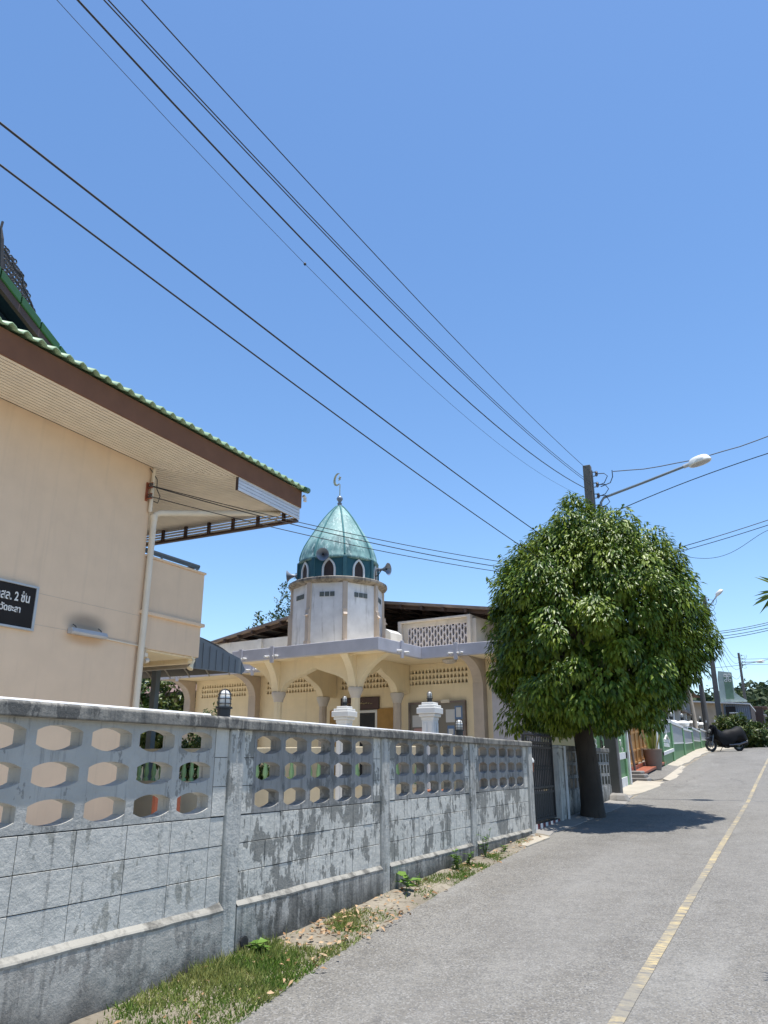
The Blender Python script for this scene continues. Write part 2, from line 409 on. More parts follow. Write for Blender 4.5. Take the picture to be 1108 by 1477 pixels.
# ------------------------------------------------------------------ leaves
def leaf_block(P, D, Nn, Lg, Wd):
    """arrays: base points, directions, normals, lengths, widths -> verts, tris"""
    D = D / np.linalg.norm(D, axis=1, keepdims=True)
    S = np.cross(D, Nn); S /= (np.linalg.norm(S, axis=1, keepdims=True) + 1e-9)
    Nn = np.cross(S, D)
    Lg = Lg[:, None]; Wd = Wd[:, None]
    b = P; mid = P + D * Lg * .45
    l = mid + S * Wd * .5 + Nn * Wd * .18; r = mid - S * Wd * .5 + Nn * Wd * .18
    t = P + D * Lg - Nn * Lg * .06
    V = np.stack([b, l, t, r], 1).reshape(-1, 3)
    k = np.arange(len(P)) * 4
    F = np.concatenate([np.stack([k, k+1, k+2], 1), np.stack([k, k+2, k+3], 1)])
    return V, F
def np_mesh(name, V, F, mat, parent=None, origin=(0, 0, 0)):
    off = np.array(ROOT[parent.name] if parent is not None else origin, float)
    me = bpy.data.meshes.new(name); V = V - off
    me.vertices.add(len(V)); me.vertices.foreach_set('co', V.astype(np.float32).ravel())
    n = F.shape[1]
    me.loops.add(F.size); me.loops.foreach_set('vertex_index', F.astype(np.int32).ravel())
    me.polygons.add(len(F)); me.polygons.foreach_set('loop_start', (np.arange(len(F)) * n).astype(np.int32))
    me.materials.append(mat); me.update(calc_edges=True); me.validate()
    o = bpy.data.objects.new(name, me); COL.objects.link(o)
    if parent is not None: o.parent = parent; ROOT[o.name] = ROOT[parent.name]
    else: o.location = tuple(off); ROOT[o.name] = Vector(off)
    return o
def unit(n, rng=RNG):
    v = rng.normal(size=(n, 3)); return v / np.linalg.norm(v, axis=1, keepdims=True)
def crown_leaves(c, rfun, tips, per, ll, lw, droop=1., depth=.35, seed=1, spread=.16, lump=.16):
    """tips spread through the outer shell of a lumpy crown; rfun(dir)->radius"""
    rng = np.random.default_rng(seed); c = np.array(c, float)
    d = unit(tips, rng)
    rad = np.array([rfun(Vector(x)) for x in d])
    lum = np.array([mnoise.noise(Vector(x) * 2.3 + Vector((seed, 0, 0))) * lump + mnoise.noise(Vector(x) * 5.5 + Vector((0, seed, 0))) * lump * .7 for x in d])
    fr = 1 - depth * rng.random(tips) ** 1.6
    T = c + d * (rad * (1 + lum) * fr)[:, None]
    P = np.repeat(T, per, 0); n = len(P)
    out = np.repeat(d, per, 0)
    jit = unit(n, rng)
    D = out * .55 + jit * .75 + np.array([0, 0, -droop])
    Nn = out * .8 + np.array([0, 0, .7]) + unit(n, rng) * .45
    P = P + unit(n, rng) * (spread * rng.random(n) ** .5)[:, None] + out * (.03)
    return leaf_block(P, D, Nn, ll * (.7 + .6 * rng.random(n)), lw * (.75 + .5 * rng.random(n)))

# ------------------------------------------------------------------ ground, road
def strip_mesh(name, mat, left, right, ys, dz, kind=None, label=None, jit=0., seed=0):
    rng = random.Random(seed); mb = MB()
    n = len(ys)
    for y in ys:
        z = zg(y) + dz
        mb.v.append((lerp_tab(left, y) + rng.uniform(-jit, jit), y, z)); mb.v.append((lerp_tab(right, y) + rng.uniform(-jit, jit), y, z))
    for i in range(n - 1): mb.f.append((2*i, 2*i+1, 2*i+3, 2*i+2)); mb.m.append(0)
    o = mb.build(name, mat, recalc=False)
    return tag(o, label, None, None, kind)
ys_all = sorted(set([p[0] for p in PROFILE] + [-80 + i * 2.0 for i in range(35)] + [-10 + .25 * i for i in range(200)] + [40 + i for i in range(60)] + [100 + 20 * i for i in range(26)]))
gy = [y for y in ys_all if y <= 600]
strip_mesh('ground', M['ground'], [(-80, -400), (600, -400)], [(-80, 400), (600, 400)], gy, 0., 'structure')
LEFT = [(-40, -2.9), (0, -2.85), (3.95, -2.93), (5.3, -3.12), (8, -3.33), (11.5, -3.47), (13.5, -3.44), (19, -3.42), (21, -3.44), (28, -3.4), (36.5, -3.3), (40, -2.75), (44, -1.95), (52, -1.7), (60, -1.65), (75, -1.5), (110, -1.3)]
RIGHT = [(-40, 2.2), (30, 2.3), (44, 3.2), (60, 3.8), (110, 5)]
ry = [y for y in ys_all if -40 <= y <= 110]
strip_mesh('road', M['asphalt'], LEFT, RIGHT, ry, .012, 'structure', jit=.02, seed=3)
YL = [(-40, -1.05), (13, -1.05), (23.6, -1.02), (33, -.93), (40, -.5), (50, .3), (60, .8), (110, 1.5)]
strip_mesh('road_marking', M['line'], [(a, b - .038) for a, b in YL], [(a, b + .038) for a, b in YL], ry, .016, 'structure', jit=.004, seed=5)

mb = MB()
for y0, y1 in ((-3, 0), (0, 13), (13, 19), (19, 21)):
    mb.add([(-22, y0, zg(y0) + .02), (-3.95, y0, zg(y0) + .02), (-3.95, y1, zg(y1) + .02), (-22, y1, zg(y1) + .02)], [(0, 1, 2, 3)])
tag(mb.build('bounce_yard_paving', M['yard'], recalc=False), None, None, None, 'structure')  # unseen yard floor, added in a pale tone to bounce light onto porch and soffit
# lumpy verge between wall and road
def build_verge():
    mb = MB(); ys = [1 + .12 * i for i in range(94)]; nx = 7
    for y in ys:
        x1 = lerp_tab(LEFT, y) + .05; x0 = -3.70
        for i in range(nx):
            t = i / (nx - 1); x = x0 + (x1 - x0) * t
            h = .035 * (1 - t) ** .7 + .022 * mnoise.noise(Vector((x * 4, y * 3, 0))) + .018
            if i == nx - 1: h = .006
            mb.v.append((x, y, zg(y) + h))
    for j in range(len(ys) - 1):
        for i in range(nx - 1):
            a = j * nx + i; mb.f.append((a, a + 1, a + nx + 1, a + nx)); mb.m.append(0)
    tag(mb.build('verge', M['ground'], smooth='all', recalc=False), None, None, None, 'structure')
build_verge()
def vz(x, y):
    x1 = lerp_tab(LEFT, y) + .05; t = max(0, min(1, (x + 3.70) / (x1 + 3.70)))
    return zg(y) + .035 * (1 - t) ** .7 + .012

def build_grass():
    rng = np.random.default_rng(4); n = 52000
    y = 2.2 + 10.0 * rng.random(n) ** 1.35; t = rng.random(n)
    le = np.array([lerp_tab(LEFT, q) for q in y]); x = -3.62 + (le + .03 + 3.62) * t
    den = np.array([mnoise.noise(Vector((a * 2.2, b * 1.3, 3.))) for a, b in zip(x, y)]) + np.where(y < 5.3, .35, .0) - .15 * np.abs(t - .55)
    near = np.interp(y, [2, 3.7, 4.1, 4.9, 5.5, 6.2, 12], [-.2, .05, .75, .8, .40, .16, .02])
    keep = den * 1.25 > (.20 - near * .6) + rng.normal(size=n) * .13
    keep &= ~((y > 10.2) & (rng.random(n) > .3))
    x, y, t = x[keep], y[keep], t[keep]; n = len(x)
    z = np.array([vz(a, b) for a, b in zip(x, y)]) - .012
    P = np.stack([x, y, z], 1)
    D = unit(n, rng) * .75 + np.array([0, 0, .85])
    hgt = np.interp(y, [2, 3.9, 4.4, 5.6, 7, 12], [.03, .06, .10, .075, .05, .04]) * (.5 + .9 * rng.random(n)) * (1 - .45 * t)
    V, F = leaf_block(P, D, unit(n, rng), hgt, np.full(n, .0065) + .004 * rng.random(n))
    tag(np_mesh('verge_grass', V, F, M['grass'], origin=(-3.4, 5, .2)), 'green and straw grass growing along the foot of the grey wall', None, None, 'stuff')
    rng = np.random.default_rng(9); n = 330
    y = np.where(rng.random(n) < .5, rng.normal(5.9, .55, n), 3.2 + 8.6 * rng.random(n)); t = rng.random(n) ** 1.3
    y = np.clip(y, 2.5, 12)
    le = np.array([lerp_tab(LEFT, q) for q in y]); x = -3.6 + (le + .10 + 3.6) * t
    z = np.array([vz(a, b) for a, b in zip(x, y)]) + .012 + .03 * rng.random(n)
    D = unit(n, rng); D[:, 2] *= .35
    V, F = leaf_block(np.stack([x, y, z], 1), D, unit(n, rng) * .6 + np.array([0, 0, 1.]), .03 + .045 * rng.random(n), .018 + .016 * rng.random(n))
    tag(np_mesh('fallen_leaves', V, F, M['litter'], origin=(-3.4, 6, .2)), 'dry brown leaves littering the verge under the wall', None, None, 'stuff')
build_grass()

def weed(loc, label, h, n, ll, lw, seed, mat='leaf_weed', name='weed_plant', grp='weeds along the wall foot'):
    rng = np.random.default_rng(seed); t = thing(name, loc, label, 'weed', grp)
    mb = MB(); P = []; D = []
    for i in range(max(2, n // 7)):
        a = rng.random() * 6.28; tip = Vector((math.cos(a) * h * .35 * rng.random(), math.sin(a) * h * .35 * rng.random(), h * (.55 + .45 * rng.random())))
        b = Vector(loc); mb.tube([b, b + tip * .5 + Vector((0, 0, .01)), b + tip], [.004, .003, .002], 5)
        for k in range(7):
            q = .25 + .75 * rng.random(); P.append(b + tip * q); aa = rng.random() * 6.28
            D.append((math.cos(aa), math.sin(aa), .35 * rng.random()))
    mb.build('stem', M['leaf_weed'], t)
    P = np.array(P); D = np.array(D); k = len(P)
    V, F = leaf_block(P, D, np.tile([0, 0, 1.], (k, 1)) + unit(k, rng) * .3, ll * (.6 + .7 * rng.random(k)), lw * (.7 + .6 * rng.random(k)))
    np_mesh('foliage', V, F, M[mat], t)
for (x, y, lab, h, n, ll, lw, sd) in [
    (-3.52, 4.98, 'bright green low weed beside the dark hole at the wall foot', .10, 24, .09, .06, 1),
    (-3.55, 7.42, 'broad leaved yellowish weed in front of the second bare post', .24, 18, .17, .075, 2),
    (-3.56, 7.72, 'small thin weed right behind the broad leaved yellowish one', .16, 16, .07, .035, 3),
    (-3.55, 8.75, 'leafy weed clump, larger of the two in the middle of the third bay', .22, 60, .06, .03, 4),
    (-3.55, 9.10, 'smaller weed clump growing just behind the larger one of the third bay', .16, 36, .06, .03, 5),
    (-3.57, 9.72, 'tall narrow weed climbing the last joint of the plinth', .36, 46, .06, .03, 6),
    (-3.52, 10.3, 'flat yellow green tuft near the pale slab by the wall end', .10, 40, .06, .02, 7)]:
    weed((x, y, vz(x, y) - .01), lab, h, n, ll, lw, sd)

# ------------------------------------------------------------------ front wall
VENT = [(.160 * t, .069 * (1 - .46 * abs(t) ** 2.5)) for t in [1 - 2 * i / 18 for i in range(19)]] + [(.160 * t, -.069 * (1 - .46 * abs(t) ** 2.5)) for t in [-1 + 2 * i / 18 for i in range(19)]]
POSTS = [-.04, 2.38, 4.80, 7.22, 9.64, 12.10]
XF = -3.685
def fx(u, v, d): return (d, u, v)
wall = thing('perimeter_wall', (-3.74, 2.38, 0), 'long grey block wall with lens shaped openings along the road', 'wall')
for i, py in enumerate(POSTS):
    mb = MB(); w = .085
    if i == 5: mb.box(-3.82, -3.645, py - .10, py + .09, -.4, 1.735)
    else: mb.box(-3.82, -3.66, py - w, py + w, -.4, 1.735)
    mb.build('post', M['post'], wall, bevel=.012)
for i in range(5):
    y0, y1 = POSTS[i] + .085, POSTS[i+1] - (.085 if i < 4 else .10); clean = i <= 1
    g0 = y0 + ((y1 - y0) - 5 * .39) / 2
    # coping
    mb = MB(); dz = .006 if i % 2 else 0.; e = .004
    a, b = POSTS[i] + (0 if i else -.1), POSTS[i+1] - e + (.09 if i == 4 else 0)
    ch = [(-3.835, 1.735), (-3.632, 1.735), (-3.632, 1.80 + dz), (-3.648, 1.812 + dz), (-3.83, 1.812 + dz)]
    mb.prism([(p[0], a, p[1]) for p in ch], (0, b - a, 0)); mb.build('coping', M['coping'], wall, bevel=.008)
    # vents
    mb = MB()
    for r in range(3):
        for c in range(5):
            mb.perf(fx, g0 + .195 + .39 * c, 1.140 + .0985 + .1975 * r, .195, .09875, VENT, XF, -3.785)
    zt = 1.140 + 3 * .1975
    vp = mb.build('vent_panel', M['vent_clean'] if clean else M['vent'], wall)
    mb = MB()
    mb.box(-3.78, XF + .004, y0, y1, zt, 1.736)
    for (p, q) in ((y0, g0 - .004), (g0 + 1.954, y1)):
        for r in range(3): mb.box(-3.78, XF + (.004 if clean else .002), p, q, 1.142 + .1975 * r, 1.142 + .1975 * r + .1935)
    # solid block courses
    for r in range(3):
        z0 = .565 + .190 * r
        yy = y0
        ed = [y0, g0] + [g0 + .39 * k for k in range(1, 6)] + [y1]
        if not clean and r == 1: ed = [y0, g0 + .195] + [g0 + .195 + .39 * k for k in range(1, 5)] + [y1]
        for p, q in zip(ed, ed[1:]):
            if q - p > .02: mb.box(-3.775, XF + random.uniform(-.0015, .0025), p + .0025, q - .0025, z0 + .0025, z0 + .1875)
    mb.build('block_panel', M['block_clean'] if clean else M['block_peel'], wall, bevel=.005)
    mb = MB(); mb.box(-3.77, XF - .006, y0, y1, .5, 1.14); mb.box(-3.77, XF - .006, y0, g0 - .002, 1.14, 1.735); mb.box(-3.77, XF - .006, g0 + 1.952, y1, 1.14, 1.735)
    mb.build('mortar_joints', M['mortar'], wall)
    # plinth with sloping ledge
    mb = MB(); fr = -3.642 if clean else -3.654
    n = 14; pts = []
    for k in range(n + 1):
        y = y0 + (y1 - y0) * k / n; dzz = .006 * mnoise.noise(Vector((0, y * 4, i)))
        pts.append((y, .512 + dzz))
    mb.prism([(-3.84, y0, -.4), (-3.84, y0, .545), (XF - .01, y0, .545), (fr, y0, .53), (fr, y0, -.4)], (0, y1 - y0, 0))
    mb.build('plinth', M['plinth_clean'] if clean else M['plinth'], wall)
    mb = MB(); o = 0
    for k in range(n + 1):
        y = y0 + (y1 - y0) * k / n; q = .006 * mnoise.noise(Vector((0, y * 5, i))); h = .572 + (.02 if (clean and k == n) else 0)
        mb.v += [(XF - .004, y, h + q), (fr - .006, y, .548 + q), (fr + .003, y, .538 + q * 1.8), (fr + .002, y, .526 + q * 2.5)]
    for k in range(n):
        for j in range(3):
            a = 4 * k + j; mb.f.append((a, a + 1, a + 5, a + 4)); mb.m.append(0)
    mb.build('ledge', M['ledge'], wall)
mb = MB(); mb.lathe([(.04, 0), (.045, .01), (.03, .012)], (-3.638, 4.955, .30), 10, 0, Matrix.Rotation(R(90), 3, 'Y')); mb.build('drain_hole', M['dark'], wall)

mb = MB(); mb.tube([(-3.80, -.1, 1.828), (-3.80, 2.4, 1.828), (-3.795, 4.62, 1.829)], .013, 8); mb.tube([(-3.795, 4.80, 1.829), (-3.80, 7.1, 1.828), (-3.80, 9.3, 1.826)], .011, 8)
tag(mb.build('conduit_pipe', M['conduit'], origin=(-3.8, 2, 1.81)), 'thin white conduit pipe lying along the top of the grey wall', 'pipe')

def caged_lamp(loc, label, grp='caged lanterns on posts', s=1., name='lantern', base=True):
    t = thing(name, loc, label, 'lantern', grp); x, y, z = loc
    mb = MB()
    if base: mb.lathe([(.068*s, 0), (.072*s, .012*s), (.062*s, .02*s), (.062*s, .085*s), (.080*s, .088*s), (.080*s, .104*s), (.066*s, .108*s)], loc, 18)
    mb.build('lamp_base', M['black'], t, smooth=True)
    z0 = .104 * s
    mb = MB(); mb.lathe([(.054*s, z0), (.056*s, z0 + .09*s), (.050*s, z0 + .125*s), (.034*s, z0 + .148*s), (.012*s, z0 + .157*s)], loc, 16); mb.build('globe', M['glass'], t, smooth='all')
    mb = MB()
    for k in range(6):
        a = k * math.pi / 3 + .3; ca, sa = math.cos(a), math.sin(a)
        mb.tube([(x + ca*r*s, y + sa*r*s, z + q*s) for r, q in ((.064, .10), (.064, .19), (.056, .235), (.036, .262), (0, .272))], .0042*s, 6)
    for h, r in ((.135, .066), (.18, .066), (.222, .062)):
        mb.tube([(x + math.cos(k*.3927)*r*s, y + math.sin(k*.3927)*r*s, z + h*s) for k in range(17)], .0042*s, 6, cap=False)
    mb.build('cage', M['black'], t)
    return t
caged_lamp((-3.742, 4.71, 1.812), 'black caged lantern on the wall top nearest the white conduit joint', s=.78)
caged_lamp((-3.742, 9.42, 1.812), 'black caged lantern on the far wall top, close to the tree', s=.78)

# ------------------------------------------------------------------ peach building
bld = thing('hall_building', (-14, 4, .15), 'two storey peach rendered building with deep board lined eaves', 'building')
XW = -9.0; ZS = 6.24; XE = -7.97; YE = 12.0
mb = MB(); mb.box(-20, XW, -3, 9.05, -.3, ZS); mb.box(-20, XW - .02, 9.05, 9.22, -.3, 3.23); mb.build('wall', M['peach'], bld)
mb = MB()
mb.box(XW - .001, XW + .002, -3, 9.05, 3.722, 3.726); mb.box(XW - .001, XW + .002, -3, 9.05, 3.292, 3.296); mb.build('joint_line', M['pinkpil'], bld)
# balcony
bal = MB(); bal.box(-12, XW, 9.05, 10.55, 3.23, 4.70); bo = bal.build('balcony', M['peach'], bld, bevel=.01)
mb = MB(); mb.box(-12, XW + .05, 9.05, 10.60, 3.76, 3.82); mb.box(-12, XW + .03, 9.05, 10.57, 4.70, 4.74); mb.build('moulding', M['peach'], bo, bevel=.012)
mb = MB()
mb.tube([(XW - .06, 9.06, 4.84), (XW - .06, 10.45, 4.84)], .03, 8); mb.tube([(XW - .06, 9.06, 4.80), (XW - .06, 10.45, 4.80)], .018, 8); mb.tube([(XW - .06, 10.45, 4.84), (-12, 10.45, 4.84)], .03, 8)
for y in (9.5, 10.4): mb.tube([(XW - .06, y, 4.73), (XW - .06, y, 4.84)], .02, 6)
mb.build('railing', M['steel'], bo)
mb = MB(); mb.box(-12, XW - .03, 9.25, 10.5, 3.20, 3.226); mb.box(-12, XW - .1, 9.0 + 1.40, 10.53, 3.13, 3.20); mb.build('slab_underside', M['cream'], bo)
# soffit boards with mitre
mb = MB(); n = 14; w = (XE - XW) / n
for k in range(n):
    x0 = XW + w * k + .016; x1 = XW + w * (k + 1) - .001
    mb.prism([(x0, -3, ZS), (x1, -3, ZS), (x1, 9.05 + (x1 - XW), ZS), (x0, 9.05 + (x0 - XW), ZS)], (0, 0, .010))
m2 = int((YE - 9.05) / w)
for k in range(m2):
    y0 = 9.05 + w * k + .016; y1 = 9.05 + w * (k + 1) - .001
    xr0 = min(XW + (y0 - 9.05), XE); xr1 = min(XW + (y1 - 9.05), XE)
    mb.prism([(-20, y0, ZS), (xr0, y0, ZS), (xr1, y1, ZS), (-20, y1, ZS)], (0, 0, .015))
mb.build('soffit', M['soffit'], bld)
mb = MB(); mb.box(-20, XE - .01, -3, YE, ZS + .03, ZS + .05); mb.build('soffit_backing', M['dark'], bld)
mb = MB(); mb.box(XE, XE + .025, -3, YE, ZS + .002, 6.585); mb.box(-20, XE - .003, YE + .001, YE + .026, ZS + .002, 6.585); mb.build('fascia_board', M['fascia'], bld)
# slatted drop screen around the corner
mb = MB()
for k in range(4):
    z = 6.005 + .062 * k
    y = 10.05
    while y < YE:
        L = random.uniform(.25, .9); y2 = min(y + L, YE); mb.box(XE - .03, XE - .006, y, y2 - .006, z, z + .053); y = y2
mb.build('side_screen', M['slat'], bld)
mb = MB(); mb.box(XE - .045, XE - .034, 10.05, YE - .05, 6.005, 6.235); mb.box(XE - .05, XE - .004, 10.035, 10.05, 6.0, 6.24); mb.build('screen_backing', M['brownframe'], bld)
mb = MB()
for k in range(4): mb.box(-20, XE - .03, YE - .02, YE - .002, 6.02 + .058 * k, 6.02 + .058 * k + .04)
es = mb.build('end_screen', M['slat'], bld)
mb = MB()
x = XE - .35
while x > -19: mb.box(x - .03, x + .03, YE - .07, YE - .022, 5.985, 6.24); x -= .62
mb.box(-20, XE - .035, YE - .075, YE + .01, 5.955, 6.0); mb.build('screen_frame', M['brownframe'], es)
# roll tile roof with open ends
def rolltile(x0, z0, x1, z1, ya, yb, pitch=.222, amp=.062):
    mb = MB(); n = int((yb - ya) / pitch); prof = []
    for k in range(n):
        y = ya + k * pitch
        prof += [(y, 0.), (y + .045, 0.), (y + .065, amp*.55), (y + .10, amp), (y + .155, amp*.62), (y + .185, 0.)]
    rows = 6
    nx, nz = -(z1 - z0), (x1 - x0)
    for r in range(rows + 1):
        t = r / rows
        for (y, h) in prof:
            mb.v.append((x0 + (x1 - x0) * t, y, z0 + (z1 - z0) * t + h))
    k = len(prof)
    for r in range(rows):
        for i in range(k - 1):
            a = r * k + i; mb.f.append((a, a + 1, a + k + 1, a + k)); mb.m.append(0)
    return mb
o = rolltile(-7.86, 6.600, -13.5, 9.0, -3, 12.15).build('tile_roof', M['tile'], bld, recalc=False, smooth='all')
s = o.modifiers.new('thick', 'SOLIDIFY'); s.thickness = .014; s.offset = 0
mb = MB(); mb.prism([(-20, YE - .1, 6.5), (-7.95, YE - .1, 6.5), (-13.5, YE - .1, 8.93), (-20, YE - .1, 8.93)], (0, .05, 0)); mb.build('gable_wall', M['fascia'], bld)
mb = MB(); mb.tube([(-7.84, 11.95, 6.60), (-7.90, 12.16, 6.64), (-8.6, 12.18, 6.94), (-13.5, 12.18, 9.06)], [.05, .06, .06, .06], 8); mb.build('verge_tile', M['green_cap'], bld, smooth=True)
mb = MB(); mb.tube([(-7.93, 12.04, 6.50), (-7.93, 12.10, 6.47), (-7.93, 12.10, 6.40)], .035, 8); mb.build('gutter_outlet', M['white'], bld)
# steep gable above the eaves
AY, AZ, XG = 5.55, 8.48, -9.2
sl = .565
mb = MB()
g0y, g0z = 8.6, AZ - (8.6 - AY) * sl; h0y = AY * 2 - 8.6
def bar(off0, off1, x0, x1, mi, name, mat, segs=1, gap=0.):
    mb = MB()
    for sgn in (1, -1):
        for k in range(segs):
            ta, tb = k / segs, (k + 1) / segs - gap
            ya, yb = AY + sgn * (8.6 - AY) * ta, AY + sgn * (8.6 - AY) * tb
            za, zb = AZ - (8.6 - AY) * sl * ta, AZ - (8.6 - AY) * sl * tb
            mb.prism([(x1, ya, za + off0), (x1, yb, zb + off0), (x1, yb, zb + off1), (x1, ya, za + off1)], (x0 - x1, 0, 0))
    return mb.build(name, mat, bld, bevel=.012 if segs > 1 else 0)
bar(-.14, 0., -9.42, XG, 0, 'barge_tile', M['green_cap'], 8, .006)
bar(-.27, -.142, -9.30, XG - .03, 0, 'barge_board', M['maroon'])
bar(-.10, -.06, -13, -9.425, 0, 'gable_roof', M['green_cap'])
bar(-.125, -.105, -13, -9.43, 0, 'gable_soffit', M['navy'])
mb = MB(); mb.prism([(-9.6, h0y, g0z - .2), (-9.6, g0y, g0z - .2), (-9.6, AY, AZ - .2)], (-.1, 0, 0)); mb.build('gable_panel', M['navy'], bld)
# filigree flame ornament riding on the barge
mb = MB()
def fil(y, z, r):
    mb.tube([(XG - .06, y + math.cos(k * .5236) * r, z + math.sin(k * .5236) * r) for k in range(13)], .011, 5, cap=False)
rr = random.Random(5)
edge = []
for i in range(26):
    t = i / 25; y = 6.55 - .62 * t; zb = AZ - (y - AY) * sl
    h = (.02 + .36 * math.sin(min(1, t * 1.25) * math.pi * .5)) * (1 - .25 * math.sin(t * 13) ** 2 * .5)
    edge.append((XG - .06, y + .03 * math.sin(t * 17), zb + h))
    for q in range(int(h / .07) + 1):
        fil(y + rr.uniform(-.02, .02), zb + .02 + q * .075 + rr.uniform(-.01, .01), rr.uniform(.025, .042))
mb.tube(edge, .016, 6)
mb.tube([(XG - .06, 5.93, AZ - .2), (XG - .06, 5.86, 8.75), (XG - .06, 5.83, 8.92), (XG - .06, 5.84, 9.04)], [.05, .045, .022, .02], 6)
mb.build('roof_ornament', M['filigree'], bld)
# downpipes
mb = MB(); mb.tube([(XW + .07, 9.10, .2), (XW + .07, 9.10, 5.36), (XW + .075, 9.12, 5.42), (XW + .10, 9.18, 5.46), (-8.15, 11.55, 6.03)], .052, 12); mb.tube([(XW + .07, 9.10, 5.30), (XW + .07, 9.10, 5.40)], .062, 12)
mb.tube([(XW + .05, 9.02, 5.44), (XW + .05, 9.02, 6.20)], .033, 8)
mb.build('downpipe', M['pvc'], bld, smooth=True)

# sign on the peach wall
def text_into(mb, s, size, mapf, depth=.006, mi=0):
    c = bpy.data.curves.new('txt', 'FONT'); c.body = s; c.size = size; c.extrude = depth / 2; c.offset = .0022; c.resolution_u = 3
    o = bpy.data.objects.new('txt', c); COL.objects.link(o)
    bpy.context.view_layer.update()
    dg = bpy.context.evaluated_depsgraph_get(); me = bpy.data.meshes.new_from_object(o.evaluated_get(dg))
    W = max([v.co.x for v in me.vertices] + [0])
    mb.add([mapf(v.co.x, v.co.y, v.co.z, W) for v in me.vertices], [tuple(p.vertices) for p in me.polygons], mi)
    bpy.data.objects.remove(o); bpy.data.curves.remove(c); bpy.data.meshes.remove(me)
sg = thing('wall_sign', (XW, 6.1, 3.2), 'black sign with white Thai lettering on the peach wall', 'sign')
mb = MB(); mb.box(XW + .003, XW + .03, 5.06, 7.07, 3.22, 3.77); mb.build('board', M['signblack'], sg)
mb = MB()
for (a, b, c, d) in ((5.02, 7.11, 3.77, 3.80), (5.02, 7.11, 3.19, 3.22), (5.02, 5.06, 3.22, 3.77), (7.07, 7.11, 3.22, 3.77)): mb.box(XW + .003, XW + .045, a, b, c, d)
mb.build('frame', M['alu'], sg, bevel=.004)
mb = MB()
text_into(mb, 'คสล. 2 ชั้น', .128, lambda x, y, z, W: (XW + .034 + z, 6.985 - W + x, 3.555 + y * 1.3))
text_into(mb, 'จังหวัดยะลา', .105, lambda x, y, z, W: (XW + .034 + z, 6.865 - W + x, 3.405 + y * 1.15))
mb.build('lettering', M['white'], sg)
# lamp on the wall
lt = thing('wall_lamp', (XW, 8.0, 3.25), 'grey tube light box fixed on the peach wall', 'lamp')
mb = MB(); mb.prism([(XW + .003, 7.70, 3.25), (XW + .10, 7.70, 3.25), (XW + .12, 7.70, 3.28), (XW + .09, 7.70, 3.335), (XW + .003, 7.70, 3.335)], (0, .66, 0)); mb.build('casing', M['lampgrey'], lt, bevel=.006)
for y in (7.80, 8.27):
    mb = MB(); mb.tube([(XW + .06, y, 3.33), (XW + .06, y - .01, 3.36), (XW + .05, y - .06, 3.385)], .008, 6); mb.build('hook', M['black'], lt)
mb = MB(); mb.tube([(XW + .02, 8.36, 3.27), (XW + .02, 8.9, 3.255), (XW + .02, 9.25, 3.25), (XW + .02, 9.25, 3.10)], .011, 6); mb.build('cable', M['pvc'], lt)
# insulator bracket
br = thing('cable_bracket', (XW, 8.96, 5.62), 'rusty bracket with two insulators at the peach wall corner', 'bracket')
mb = MB(); mb.box(XW + .002, XW + .02, 8.92, 8.97, 5.62, 5.94)
for z in (5.69, 5.88): mb.box(XW + .02, XW + .13, 8.93, 8.96, z - .045, z - .035); mb.box(XW + .02, XW + .13, 8.93, 8.96, z + .035, z + .045)
mb.build('arm', M['redbrown'], br)
for z in (5.69, 5.88):
    mb = MB(); mb.lathe([(.03, -.034), (.036, -.02), (.022, 0), (.036, .02), (.03, .034)], (XW + .09, 8.945, z), 12); mb.build('insulator', M['porc'], br, smooth=True)
mb = MB(); mb.tube([(XW + .02, 8.95, 6.2), (XW + .10, 9.06, 6.02), (XW + .09, 9.08, 5.86), (XW + .12, 9.14, 5.74), (XW + .1, 9.12, 5.62), (XW + .03, 9.0, 5.66)], .008, 6); mb.build('cable', M['wire'], br)
cc = thing('security_camera', (XW - .02, 9.28, 3.05), 'small pale camera under the peach balcony', 'camera')
mb = MB(); mb.box(XW - .04, XW + .03, 9.225, 9.30, 3.10, 3.16); mb.lathe([(.035, 0), (.04, .02), (.04, .07), (.02, .075)], (XW, 9.27, 3.03), 12, 0, Matrix.Rotation(R(-70), 3, 'X')); mb.build('housing', M['pvc'], cc)
mb = MB(); mb.lathe([(.022, .0), (.022, .006)], (XW + .004, 9.345, 3.056), 12, 0, Matrix.Rotation(R(-70), 3, 'X')); mb.build('lens', M['black'], cc)
fl = thing('floodlight', (XW, 10.4, 3.15), 'small cream lamp hanging from the balcony corner', 'lamp')
mb = MB(); mb.tube([(XW - .03, 10.40, 3.23), (XW + .03, 10.40, 3.16), (XW + .03, 10.36, 3.10)], .022, 8); mb.lathe([(.02, 0), (.055, .09), (.05, .1)], (XW + .03, 10.36, 3.10), 12, 0, Matrix.Rotation(R(150), 3, 'X')); mb.build('body', M['cream'], fl)

